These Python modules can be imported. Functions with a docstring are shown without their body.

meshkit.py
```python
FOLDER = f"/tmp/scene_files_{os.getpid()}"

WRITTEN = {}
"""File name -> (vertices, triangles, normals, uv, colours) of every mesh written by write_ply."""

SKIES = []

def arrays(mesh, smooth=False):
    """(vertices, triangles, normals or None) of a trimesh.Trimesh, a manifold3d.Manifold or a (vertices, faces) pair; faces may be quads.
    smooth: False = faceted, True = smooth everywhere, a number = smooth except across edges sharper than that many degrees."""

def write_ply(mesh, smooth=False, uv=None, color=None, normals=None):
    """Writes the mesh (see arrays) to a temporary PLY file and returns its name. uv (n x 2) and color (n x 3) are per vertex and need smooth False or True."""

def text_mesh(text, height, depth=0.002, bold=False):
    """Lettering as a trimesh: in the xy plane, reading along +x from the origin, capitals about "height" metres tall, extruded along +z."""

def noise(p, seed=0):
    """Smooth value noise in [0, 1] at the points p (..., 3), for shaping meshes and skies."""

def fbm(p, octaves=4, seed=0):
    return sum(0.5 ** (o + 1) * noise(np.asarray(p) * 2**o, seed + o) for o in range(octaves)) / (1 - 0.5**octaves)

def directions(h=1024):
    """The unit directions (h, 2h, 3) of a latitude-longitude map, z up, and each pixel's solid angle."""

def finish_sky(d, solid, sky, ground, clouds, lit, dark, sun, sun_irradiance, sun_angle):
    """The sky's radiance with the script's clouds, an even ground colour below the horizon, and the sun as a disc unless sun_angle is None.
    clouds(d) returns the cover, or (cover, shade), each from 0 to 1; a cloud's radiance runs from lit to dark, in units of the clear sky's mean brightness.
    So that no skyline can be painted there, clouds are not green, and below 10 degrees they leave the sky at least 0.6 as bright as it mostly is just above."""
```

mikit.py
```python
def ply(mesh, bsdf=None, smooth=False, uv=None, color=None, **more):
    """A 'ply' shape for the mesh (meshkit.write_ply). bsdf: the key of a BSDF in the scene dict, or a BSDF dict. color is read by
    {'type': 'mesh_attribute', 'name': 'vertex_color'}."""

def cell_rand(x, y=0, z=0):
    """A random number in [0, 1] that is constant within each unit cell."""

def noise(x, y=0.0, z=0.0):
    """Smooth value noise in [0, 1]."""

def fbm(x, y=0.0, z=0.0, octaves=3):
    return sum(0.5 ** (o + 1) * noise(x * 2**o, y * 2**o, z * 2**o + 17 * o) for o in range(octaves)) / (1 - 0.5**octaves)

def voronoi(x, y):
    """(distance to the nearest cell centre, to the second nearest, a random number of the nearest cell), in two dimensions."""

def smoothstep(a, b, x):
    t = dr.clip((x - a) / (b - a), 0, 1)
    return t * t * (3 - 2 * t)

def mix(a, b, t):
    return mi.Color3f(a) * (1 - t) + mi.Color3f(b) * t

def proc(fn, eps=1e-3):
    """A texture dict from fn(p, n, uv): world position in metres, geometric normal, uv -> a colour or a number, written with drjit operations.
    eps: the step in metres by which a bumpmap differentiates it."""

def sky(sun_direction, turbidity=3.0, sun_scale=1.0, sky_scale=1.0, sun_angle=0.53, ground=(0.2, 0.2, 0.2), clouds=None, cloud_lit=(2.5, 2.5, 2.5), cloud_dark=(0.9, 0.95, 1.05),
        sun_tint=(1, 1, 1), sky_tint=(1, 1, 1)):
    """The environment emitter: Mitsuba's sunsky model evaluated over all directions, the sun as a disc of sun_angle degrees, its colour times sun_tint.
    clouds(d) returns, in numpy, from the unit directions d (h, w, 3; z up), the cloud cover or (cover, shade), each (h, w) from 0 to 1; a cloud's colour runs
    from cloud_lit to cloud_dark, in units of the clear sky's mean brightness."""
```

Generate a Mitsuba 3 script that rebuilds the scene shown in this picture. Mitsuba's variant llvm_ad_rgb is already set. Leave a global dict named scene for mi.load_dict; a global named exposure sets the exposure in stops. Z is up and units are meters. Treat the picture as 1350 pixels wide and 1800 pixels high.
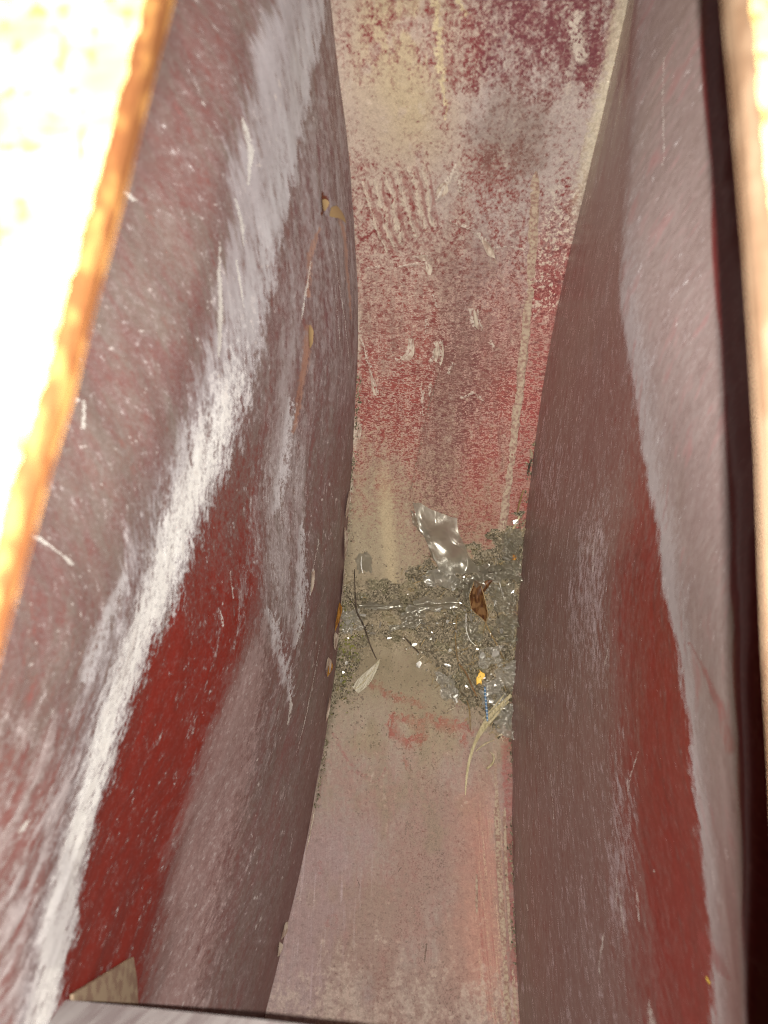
import math
import numpy as np, trimesh, drjit as dr, mitsuba as mi
import mikit, meshkit
from mikit import noise, fbm, cell_rand, smoothstep, mix, voronoi
from scipy.interpolate import PchipInterpolator
from shapely.geometry import Polygon, Point
from shapely import contains_xy

T = mi.ScalarTransform4f
RNG = np.random.default_rng(11)
scene, labels = {}, {}

# ------------------------------------------------------------------ camera, light, exposure
FPX, CX, CY, H = 1350.0, 675.0, 900.0, 1.0
scene['camera'] = {'type': 'thinlens', 'fov': math.degrees(2 * math.atan(900 / FPX)), 'fov_axis': 'y', 'aperture_radius': 0.0019,
                   'focus_distance': 0.84, 'near_clip': 0.01, 'far_clip': 20.0,
                   'to_world': T().look_at(origin=[0, 0, H], target=[0, 0, 0], up=[0, 1, 0])}
FLASH = (0.0132, -0.0092, H)
scene['flash_lamp'] = {'type': 'disk', 'to_world': T().translate(list(FLASH)).rotate([1, 0, 0], 180).scale(0.0022),
                       'bsdf': {'type': 'diffuse', 'reflectance': {'type': 'rgb', 'value': [.5, .5, .5]}},
                       'emitter': {'type': 'area', 'radiance': {'type': 'rgb', 'value': [1.62e5, 1.55e5, 1.44e5]}}}
labels['flash_lamp'] = {'label': 'small round white flash lamp beside the camera, above the chute opening', 'category': 'lamp'}
exposure = 0.0

# ------------------------------------------------------------------ helpers
def P(x, y, d):
    """the point seen at photo position (x, y), at depth d below the camera"""
    x, y, d = np.broadcast_arrays(np.asarray(x, float), np.asarray(y, float), np.asarray(d, float))
    return np.stack([(x - CX) / FPX * d, (CY - y) / FPX * d, H - d], -1)

def rgb(*v):
    return {'type': 'rgb', 'value': list(v)}

def mat(name, base, rough=0.6, spec=0.3, **more):
    scene[name] = {'type': 'twosided', 'bsdf': {'type': 'principled', 'base_color': base, 'roughness': rough, 'specular': spec, **more}}
    return name

def numbered(k):
    if k not in scene and k not in labels:
        return k
    i = 1
    while f'{k}_{i:03d}' in scene or f'{k}_{i:03d}' in labels:
        i += 1
    return f'{k}_{i:03d}'

def put(key, mesh, bsdf, label=None, cat=None, group=None, kind=None, smooth=40, uv=None):
    key = numbered(key)
    scene[key] = mikit.ply(mesh, bsdf, smooth=smooth, uv=uv)
    d = {}
    if label: d['label'] = label
    if cat: d['category'] = cat
    if group: d['group'] = group
    if kind: d['kind'] = kind
    if d: labels[key] = d
    return key

def thing(key, label, cat, group=None):
    key = numbered(key)
    labels[key] = {'label': label, 'category': cat}
    if group: labels[key]['group'] = group
    return key

def grid_faces(n, m):
    i, j = np.meshgrid(np.arange(n - 1), np.arange(m - 1), indexing='ij')
    a = (i * m + j).ravel()
    return np.stack([a, a + 1, a + m + 1, a + m], 1)

def tube(pts, rad, n=7, caps=True):
    pts = np.asarray(pts, float); k = len(pts)
    rad = np.broadcast_to(np.asarray(rad, float), (k,))
    t = np.gradient(pts, axis=0); t /= np.linalg.norm(t, axis=1, keepdims=True) + 1e-12
    ref = np.array([0.3, 0.2, 0.93]); a = np.cross(t, ref); a /= np.linalg.norm(a, axis=1, keepdims=True) + 1e-12
    b = np.cross(t, a); th = np.arange(n) * 2 * np.pi / n
    v = pts[:, None] + rad[:, None, None] * (np.cos(th)[None, :, None] * a[:, None] + np.sin(th)[None, :, None] * b[:, None])
    f = []
    for i in range(k - 1):
        for j in range(n):
            f.append([i * n + j, i * n + (j + 1) % n, (i + 1) * n + (j + 1) % n, (i + 1) * n + j])
    v = v.reshape(-1, 3); f = np.array(f); f = np.vstack([f[:, [0, 1, 2]], f[:, [0, 2, 3]]])
    if caps:
        v = np.vstack([v, pts[:1], pts[-1:]]); c0, c1 = len(v) - 2, len(v) - 1
        f = np.vstack([f, [[(j + 1) % n, j, c0] for j in range(n)], [[(k - 1) * n + j, (k - 1) * n + (j + 1) % n, c1] for j in range(n)]])
    return trimesh.Trimesh(v, f, process=False)

def join(ms):
    return trimesh.util.concatenate(ms)

def spline(pts, n):
    pts = np.asarray(pts, float); s = np.r_[0, np.cumsum(np.linalg.norm(np.diff(pts, axis=0), axis=1))]
    return PchipInterpolator(s, pts)(np.linspace(0, s[-1], n))

class Surf:
    """A sheet lofted over rails (each a curve running the length of the chute); uv are metres along and across the sheet."""
    def __init__(self, rows, rails, nr, ns, floor=False):
        self.t = np.linspace(rows[0], rows[-1], nr)
        K = len(rails); pts = []
        for xs, ds in rails:
            X = PchipInterpolator(xs[0], xs[1])(self.t); D = PchipInterpolator(ds[0], ds[1])(self.t)
            pts.append(P(X, self.t, D))
        pts = np.array(pts)                                   # rails, rows, 3
        self.s = np.linspace(0, K - 1, ns)
        if K == 2:
            self.G = pts[0][:, None] * (1 - self.s)[None, :, None] + pts[1][:, None] * self.s[None, :, None]
        else:
            self.G = np.moveaxis(PchipInterpolator(np.arange(K), pts, axis=0)(self.s), 0, 1).copy()   # rows, s, 3
        mid = pts[0] if floor else pts[K // 2]
        self.v = np.r_[0, np.cumsum(np.linalg.norm(np.diff(mid, axis=0), axis=1))]
        self.u = np.concatenate([np.zeros((nr, 1)), np.cumsum(np.linalg.norm(np.diff(self.G, axis=1), axis=2), axis=1)], 1)
        if floor:
            self.u = self.G[:, :, 0].copy()
        self.px = CX + self.G[:, :, 0] / (H - self.G[:, :, 2]) * FPX
        du, dv = np.gradient(self.G, axis=1), np.gradient(self.G, axis=0)
        n = np.cross(du, dv); n /= np.linalg.norm(n, axis=2, keepdims=True)
        n *= np.sign((n * (np.array([0, 0, H]) - self.G)).sum(2).mean())
        self.N = n
    def row(self, y):
        return np.interp(y, self.t, np.arange(len(self.t)))
    def uv(self, x, y):
        r = self.row(y); i = int(min(max(r, 0), len(self.t) - 2)); k = r - i
        px = self.px[i] * (1 - k) + self.px[i + 1] * k; u = self.u[i] * (1 - k) + self.u[i + 1] * k
        o = np.argsort(px)
        return float(np.interp(x, px[o], u[o])), float(np.interp(y, self.t, self.v))
    def at(self, x, y, lift=0.0):
        r = self.row(y); i = int(min(max(r, 0), len(self.t) - 2)); k = r - i
        px = self.px[i] * (1 - k) + self.px[i + 1] * k; o = np.argsort(px)
        g = self.G[i] * (1 - k) + self.G[i + 1] * k; n = self.N[i] * (1 - k) + self.N[i + 1] * k
        g = np.array([np.interp(x, px[o], g[o, c]) for c in range(3)]); n = np.array([np.interp(x, px[o], n[o, c]) for c in range(3)])
        return g + n / np.linalg.norm(n) * lift
    def curve(self, pts):
        """the line through these places of the sheet, as u over v"""
        q = [self.uv(x, y) for x, y in pts]
        return [(b, a) for a, b in q]
    def mesh(self, disp=None):
        V = self.G.copy()
        vv = np.repeat(self.v[:, None], self.G.shape[1], 1)
        if disp is not None:
            V = V + self.N * disp(self.u, vv)[..., None]
        uv = np.stack([self.u, vv], -1).reshape(-1, 2)
        return trimesh.Trimesh(V.reshape(-1, 3), np.vstack([grid_faces(*V.shape[:2])[:, [0, 1, 2]], grid_faces(*V.shape[:2])[:, [0, 2, 3]]]), process=False), uv

# drjit pattern helpers --------------------------------------------
def pl(v, knots):
    knots = sorted(knots)
    r = mi.Float(knots[0][1])
    for (a, p), (b, q) in zip(knots[:-1], knots[1:]):
        r = r + (q - p) * dr.clip((v - a) / max(b - a, 1e-6), 0, 1)
    return r

def streaks(u, v, wu, wv, seed):
    s = 0.55 * fbm(u / wu, v / wv, seed + 0.5, octaves=3) + 0.45 * fbm(u / (wu * .37), v / (wv * .37), seed + 9.5, octaves=2)
    return (s - .5) * 2.4 + .5

def cover(amount, s, soft=.15):
    return smoothstep(-soft, soft, amount + s - 1)

def dashes(u, v, w, l, p, seed):
    cu = u / w; i = dr.floor(cu); fu = cu - i
    cv = v / l + cell_rand(i, seed, 3) * 7; j = dr.floor(cv); fv = cv - j
    r1, r2, r3, r4 = (cell_rand(i, j, seed * 10 + k) for k in range(4))
    ax, ay = .08 + .30 * r3 * r3, .15 + .32 * r4
    d = dr.square((fu - (.4 + .2 * r2)) / ax) + dr.square((fv - (.5 + (r3 - .5) * .1)) / ay)
    return smoothstep(1, .35, d) * dr.select(r1 < p, 1, 0)

def stroke(u, v, pts, core=.35, rim=1.15):
    """pts: (u, v, half width) along the mark"""
    m = mi.Float(0)
    for (a, b, w0), (c, d, w1) in zip(pts[:-1], pts[1:]):
        l2 = max((c - a) ** 2 + (d - b) ** 2, 1e-12)
        t = dr.clip(((u - a) * (c - a) + (v - b) * (d - b)) / l2, 0, 1)
        dist = dr.sqrt(dr.square(u - a - t * (c - a)) + dr.square(v - b - t * (d - b)))
        m = dr.maximum(m, smoothstep(rim, core, dist / (w0 + (w1 - w0) * t)))
    return m

def marks(S, u, v, lists, ku=1.0, core=.35, rim=1.15):
    m = mi.Float(0); u = u * ku
    for pts in lists:
        m = dr.maximum(m, stroke(u, v, [(S.uv(x, y)[0] * ku, S.uv(x, y)[1], w * .001) for x, y, w in pts], core, rim))
    return m

def zone(u, v, c1, c2, s1, s2):
    """1 between the curves c1 (lower u) and c2, with soft edges in metres"""
    return smoothstep(-s1, s1, u - pl(v, c1)) * smoothstep(s2, -s2, u - pl(v, c2))

def C(*v):
    return mi.Color3f(*v)

# ------------------------------------------------------------------ the shape of the chute
YS = [-130, 0, 200, 400, 600, 800, 1000, 1100, 1200, 1300, 1400, 1600, 1800, 1930]
FD = [.475, .53, .60, .68, .75, .81, .86, .875, .87, .845, .81, .73, .65, .60]
Fd = PchipInterpolator(YS, FD)
LX = ([-130, 0, 100, 200, 300, 400, 500, 600, 700, 800, 900, 1000, 1100, 1200, 1300, 1400, 1500, 1600, 1700, 1800, 1930],
      [568, 582, 590, 602, 614, 622, 628, 629, 627, 620, 612, 606, 596, 586, 572, 556, 535, 508, 486, 463, 432])
RX = ([-130, 0, 100, 200, 300, 400, 500, 600, 700, 800, 900, 1000, 1100, 1200, 1300, 1400, 1500, 1600, 1700, 1800, 1930],
      [1130, 1104, 1083, 1058, 1035, 1012, 986, 968, 951, 936, 925, 915, 908, 903, 900, 899, 901, 904, 908, 914, 925])
ROWS = [-130, 1930]

floor = Surf(ROWS, [((YS, list(CX + (np.array([np.interp(y, *LX) for y in YS]) - CX) - 70)), (YS, FD)),
                    ((YS, [np.interp(y, *RX) + 70 for y in YS]), (YS, FD))], 900, 230, floor=True)

R10 = [-130, 0, 300, 600, 900, 1100, 1300, 1500, 1700, 1930]
Lc = [float(PchipInterpolator(*LX)(y)) for y in R10]
left = Surf(ROWS, [
    ((R10, Lc), (R10, [float(Fd(y)) - .001 for y in R10])),
    ((R10, [556, 566, 592, 600, 578, 555, 522, 482, 428, 362]), (R10, [.455, .505, .60, .69, .775, .80, .785, .715, .64, .555])),
    ((R10, [525, 532, 530, 500, 450, 430, 375, 310, 262, 205]), (R10, [.44, .48, .545, .60, .655, .665, .64, .60, .55, .49])),
    ((R10, [495, 500, 470, 425, 335, 275, 215, 160, 125, 85]), (R10, [.425, .46, .50, .535, .545, .54, .52, .485, .445, .40])),
    ((R10, [420, 425, 390, 330, 245, 180, 120, 75, 45, 5]), (R10, [.405, .43, .455, .47, .465, .45, .435, .41, .385, .35])),
    ((R10, [290, 285, 205, 110, 30, -30, -80, -120, -150, -190]), (R10, [.36, .38, .39, .38, .36, .345, .33, .315, .30, .28])),
    ((R10, [180, 150, 30, -100, -230, -330, -400, -450, -480, -520]), (R10, [.28, .28, .27, .26, .24, .22, .215, .21, .205, .20])),
], 520, 260)

Rc = [float(PchipInterpolator(*RX)(y)) for y in R10]
B_y = [-130, 0, 150, 300, 450, 520, 600, 700, 850, 1000, 1130, 1300, 1500, 1700, 1930]
B_x = [1142, 1120, 1111, 1104, 1091, 1089, 1098, 1115, 1140, 1166, 1190, 1213, 1235, 1250, 1258]
right = Surf(ROWS, [
    ((R10, Rc), (R10, [float(Fd(y)) - .001 for y in R10])),
    ((R10, [1136, 1112, 1069, 1033, 1031, 1045, 1058, 1073, 1084, 1096]), (R10, [.45, .51, .575, .64, .68, .685, .655, .60, .54, .475])),
    ((B_y, B_x), (R10, [.445, .49, .515, .55, .565, .555, .52, .48, .435, .385])),
    ((R10, [1215, 1230, 1243, 1258, 1277, 1287, 1296, 1303, 1306, 1309]), (R10, [.42, .43, .45, .47, .475, .46, .44, .41, .375, .34])),
    ((R10, [1330, 1350, 1375, 1400, 1425, 1445, 1465, 1480, 1495, 1510]), (R10, [.385, .395, .41, .42, .425, .42, .405, .385, .36, .335])),
    ((R10, [1560, 1600, 1640, 1680, 1720, 1740, 1760, 1780, 1790, 1800]), (R10, [.235, .24, .25, .255, .255, .25, .245, .24, .23, .22])),
], 520, 230)

# ------------------------------------------------------------------ materials of the chute
RED, RED2 = C(.215, .018, .016), C(.15, .015, .016)

lc = left.curve
L_red_in = lc([(510, 640), (468, 830), (462, 1000), (424, 1150), (376, 1300), (322, 1450), (285, 1600), (250, 1740), (235, 1800)])
L_red_out = lc([(470, 680), (402, 815), (328, 1000), (272, 1130), (216, 1290), (168, 1440), (130, 1640), (108, 1750), (96, 1800)])
L_band_in = lc([(572, 0), (555, 120), (522, 290), (497, 420), (470, 560), (445, 690), (395, 830), (325, 1000), (268, 1140), (212, 1290), (165, 1450), (135, 1600), (112, 1740), (100, 1800)])
L_band_out = lc([(535, 0), (500, 120), (470, 290), (440, 420), (395, 560), (365, 690), (312, 830), (255, 1000), (205, 1140), (160, 1290), (118, 1450), (78, 1600), (55, 1740), (40, 1800)])
L_gray_out = lc([(470, 0), (430, 120), (405, 290), (395, 420), (375, 560), (330, 690), (270, 830), (210, 1000), (150, 1140), (110, 1290), (40, 1450), (0, 1600), (-20, 1740), (-30, 1800)])
L_scuff_in = lc([(612, 300), (600, 500), (585, 650), (555, 800), (545, 950), (532, 1080), (520, 1180), (490, 1300), (430, 1430), (400, 1600), (380, 1750)])
L_scuff_out = lc([(520, 330), (500, 500), (480, 660), (440, 800), (425, 950), (395, 1110), (345, 1290), (300, 1430), (270, 1600), (250, 1750)])
L_powder = [[(222, 1012, 1.0), (205, 1050, 2.2), (185, 1100, 3.0), (163, 1160, 3.4), (150, 1198, 2.0)], [(530, 925, 1.4), (529, 1000, 2.4), (526, 1070, 3.2), (518, 1130, 1.6)], [(470, 1075, 2.0), (490, 1130, 4.0), (503, 1190, 3.0), (509, 1225, 1.6)],
            [(330, 745, 2.0), (322, 790, 3.4), (310, 830, 2.0)], [(118, 1500, 2.0), (112, 1560, 4.0), (100, 1640, 5.0), (92, 1700, 4.0)], [(508, 700, 1.0), (504, 760, 2.0), (496, 830, 2.8), (484, 900, 2.0)]]
L_low_in = lc([(500, 1000), (470, 1150), (450, 1300), (420, 1450), (385, 1600), (350, 1750)])
L_low_out = lc([(452, 1000), (420, 1120), (372, 1290), (322, 1430), (292, 1600), (262, 1750)])
L_white_marks = [
    [(424, 205, .3), (433, 232, 1.3), (441, 270, 1.6), (437, 322, .5)],
    [(385, 435, .3), (384, 480, 1.0), (389, 560, 1.7), (386, 625, 1.0)],
    [(414, 350, .5), (424, 385, 1.4), (428, 430, .5)], [(415, 455, .4), (424, 505, .9), (430, 540, .3)],
    [(66, 945, 1.6), (82, 958, .7), (110, 975, .8), (125, 990, 1.4)],
    [(137, 703, .8), (134, 706, .6)], [(146, 705, .6), (144, 752, .6)], [(222, 338, 1.2), (236, 352, 1.0)],
    [(508, 1215, .5), (511, 1240, 1.8), (507, 1272, .5)], [(525, 1060, .5), (528, 1100, .8), (520, 1130, .4)],
    [(405, 1005, .3), (410, 1050, .5)], [(388, 1075, .4), (392, 1100, .5)], [(40, 1460, 1.4), (52, 1440, .7)],
    [(560, 950, .2), (548, 1010, .5)], [(549, 1000, 1.1), (545, 1045, .8)], [(562, 1130, .15), (535, 1270, .35), (520, 1330, .15)],
    [(580, 420, .15), (605, 560, .4), (612, 640, .15)], [(590, 520, .15), (598, 600, .3)], [(548, 460, .4), (536, 520, .8), (530, 560, .3)],
]
LV = {y: left.uv(500, y)[1] for y in range(0, 1801, 50)}
L_rust = [[(560, 400, 1.0), (546, 450, 2.2), (540, 520, 1.6)], [(543, 575, 2.4), (538, 620, 3.4), (528, 680, 2.4), (515, 760, 1.4)], [(596, 380, 1.6), (606, 420, 2.6), (612, 500, 2.0), (616, 560, .8)]]

def left_color(p, n, uv):
    u, v = uv.x, uv.y
    big = (fbm(u / .04, v / .07, 3.3, octaves=3) - .5) * 2.2
    s1 = streaks(u, v, .0062, .0078, 1); s2 = streaks(u, v, .0030, .0032, 2); s3 = streaks(u, v, .012, .034, 3)
    sm = streaks(u, v, .0100, .048, 4)                      # long smears
    hair = streaks(u, v, .0018, .018, 5)
    wob = (s3 - .5) * .016 + (s1 - .5) * .008 + (s2 - .5) * .005
    start = smoothstep(LV[550], LV[1200], v)
    red_zone = zone(u + wob * 1.2, v, L_red_in, L_red_out, .030, .012) * start
    cin, cout = pl(v, L_band_in), pl(v, L_band_out)
    q = (u + wob * .8 - cin) / (cout - cin)
    band = smoothstep(-.40, .35, q) * smoothstep(1.6, .5, q)
    gray = smoothstep(-.35, .3, q) * smoothstep(.025, -.025, u + wob - pl(v, L_gray_out))
    scuff = zone(u + wob, v, L_scuff_in, L_scuff_out, .014, .016)
    low = smoothstep(LV[450], LV[850], v); deep = smoothstep(LV[1050], LV[1500], v)
    fine = s1 * .5 + s2 * .5
    haze = cover(1.06 + .10 * big - (.92 + .14 * deep) * red_zone, fine, .6)
    col = mix(mix(C(.165, .018, .012), C(.115, .018, .014), smoothstep(.4, 1.1, sm * .6 + s1 * .4)), mix(C(.142, .078, .074), C(.150, .100, .090), s3), haze)
    col = mix(col, C(.155, .125, .108), .7 * smoothstep(-.2, .8, big + .8 * (s3 - .3)) * haze * (1 - .6 * deep) * (1 - red_zone))
    col = mix(col, C(.20, .09, .08), .30 * cover(.26, 1 - s3 * .6 - s1 * .4, .4) * haze * (1 - gray))
    col = mix(col, C(.245, .205, .205), .55 * cover(.36 * gray + .22 + .12 * big - .3 * red_zone, fine, .45))
    # chalky residue: broad grey smears above, powdery white below
    col = mix(col, C(.36, .33, .345), .82 * cover((.74 + .25 * big) * gray * (1 - .35 * low) - .04, sm * .65 + s1 * .35, .28))
    col = mix(col, C(.42, .405, .415), .72 * cover(band * (.50 - .05 * low) + .12 * gray * (1 - low) - .04, sm * .60 + s1 * .25 + hair * .15, .24))
    col = mix(col, C(.62, .60, .62), .74 * cover(band * .74 * low, s1 * .5 + s2 * .3 + sm * .2, .34))
    core = smoothstep(-.20, .45, q) * smoothstep(1.35, .55, q)
    col = mix(col, C(.84, .84, .80), .92 * cover(core * .62 * low, sm * .28 + s1 * .40 + s2 * .32, .32))
    # scuffed patches between the bare strip and the floor
    col = mix(col, C(.30, .25, .25), .7 * cover((.42 + .45 * big + .4 * (sm - .5)) * scuff * smoothstep(.08, .3, v) * (1 - .35 * deep) - .2 * red_zone, s1 * .5 + s3 * .25 + hair * .25, .32))
    col = mix(col, C(.40, .36, .36), .7 * cover((.26 + .35 * big) * scuff * smoothstep(LV[550], LV[750], v) * (1 - .6 * deep) - .04, s2 * .5 + hair * .5, .2))
    lowhaze = zone(u + wob * 1.5, v, L_low_in, L_low_out, .022, .030) * smoothstep(LV[1000], LV[1250], v)
    col = mix(col, C(.27, .175, .165), .75 * cover(lowhaze * (.85 + .3 * big), s1 * .4 + sm * .3 + s2 * .3, .5))
    col = mix(col, C(.38, .32, .31), .6 * cover(lowhaze * .26, s2 * .6 + s1 * .4, .2))
    outer = smoothstep(.9, 1.4, q) * deep
    col = mix(col, C(.50, .43, .42), .6 * cover(outer * (.5 + .2 * big), sm * .6 + s1 * .4, .35))
    col = mix(col, C(.24, .07, .06), .5 * cover(outer * .40, 1 - sm * .7 - s1 * .3, .3))
    fl = cover(.09 + .07 * big - .14 * red_zone, (noise(u / .0042, v / .0040, 8.5) * .65 + noise(u / .0020, v / .0022, 9.5) * .35 - .5) * 1.7 + .5, .10)
    col = mix(col, C(.44, .39, .37), .7 * fl)
    upz = smoothstep(LV[900], LV[450], v) * smoothstep(-.004, .014, cin - u + wob)
    col = mix(col, C(.30, .262, .265), .75 * upz * cover(.52 + .25 * big, sm * .5 + s1 * .5, .35))
    col = mix(col, C(.13, .065, .075), .55 * upz * cover(.30, 1 - sm * .7 - s1 * .3, .2))
    rust = marks(left, u + (s2 - .5) * .006 + (s1 - .5) * .006, v, L_rust, .42)
    col = mix(col, C(.33, .17, .11), .6 * rust * cover(.75, fine, .3))
    wm = marks(left, u + (s2 - .5) * .0040, v + (s1 - .5) * .003, L_white_marks, .42)
    col = mix(col, C(.57, .55, .51), .70 * wm * smoothstep(.10, .65, s2 + .2))
    pw = marks(left, u + (s2 - .5) * .010 + (s1 - .5) * .008, v + (s3 - .5) * .01, L_powder, .20, -.2, 1.9)
    col = mix(col, C(.50, .48, .49), .66 * cover(pw * .72 - .02, s2 * .40 + s1 * .45 + sm * .15, .26))
    hole = marks(left, u + (s2 - .5) * .004, v, [[(573, 342, 1.6), (577, 354, 3.0), (573, 368, 2.6), (565, 376, 1.2)]], .42)
    col = mix(col, C(.10, .025, .008), .95 * hole)
    # plain dark strip towards the floor joint
    edge = smoothstep(.06, .012, u) * smoothstep(LV[600], LV[1050], v)
    col = mix(col, C(.128, .066, .058), .6 * edge * (1 - .7 * wm))
    return col * (.92 + .16 * s2)

rc = right.curve
R_bend = rc(list(zip(B_x, B_y)))
R_bend_off = rc([(x, y) for x, y in [(1235, 0), (1243, 300), (1258, 600), (1277, 900), (1287, 1100), (1270, 1300), (1290, 1500), (1300, 1700), (1305, 1800)]])
R_red_in = rc([(1085, 380), (1075, 600), (1088, 800), (1092, 950), (1088, 1100), (1100, 1250), (1110, 1400), (1120, 1560), (1135, 1700), (1140, 1800)])
R_cl = [
    rc([(960, 680), (945, 800), (938, 900), (940, 990)]), rc([(995, 680), (990, 800), (980, 900), (975, 990)]),
    rc([(1020, 780), (1012, 950), (1000, 1150), (990, 1300)]), rc([(1070, 780), (1070, 950), (1070, 1150), (1060, 1300)]),
    rc([(1060, 1200), (1075, 1400), (1065, 1560), (1070, 1800)]), rc([(1125, 1200), (1120, 1400), (1115, 1560), (1120, 1800)]),
]
R_white_marks = [
    [(1122, 1320, .5), (1108, 1365, .35), (1103, 1400, .2)], [(1103, 1370, .25), (1108, 1460, .25)],
    [(1115, 1545, .3), (1120, 1570, 1.0), (1124, 1620, .3)], [(1090, 1575, .4), (1094, 1615, 1.1), (1098, 1645, .5)],
    [(1140, 1755, .4), (1143, 1785, 2.2), (1146, 1815, 4.5)], [(1060, 1640, .6), (1052, 1700, .9), (1058, 1740, .5)], [(1150, 1530, .5), (1150, 1532, .5)],
    [(1166, 100, .25), (1166, 250, .35), (1164, 290, .2)], [(1084, 1545, .3), (1082, 1600, .5)], [(925, 1590, .4), (927, 1600, .4)], [(1070, 1140, .5), (1062, 1170, .7)],
    [(968, 1350, .2), (973, 1440, .2)], [(950, 1330, .15), (953, 1370, .25)], [(1044, 930, .2), (1042, 1005, .4)],
]
R_shadow = rc([(1232, 0), (1252, 300), (1269, 600), (1284, 900), (1290, 1100), (1299, 1300), (1306, 1500), (1312, 1700), (1315, 1800)])
RV = {y: right.uv(1100, y)[1] for y in range(0, 1801, 50)}
R_redmark = [[(1212, 1130, .5), (1238, 1180, 2.0), (1266, 1245, 4.0), (1282, 1310, 6.0)], [(1232, 1650, 5), (1262, 1690, 6), (1282, 1720, 2.0)]]

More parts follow.
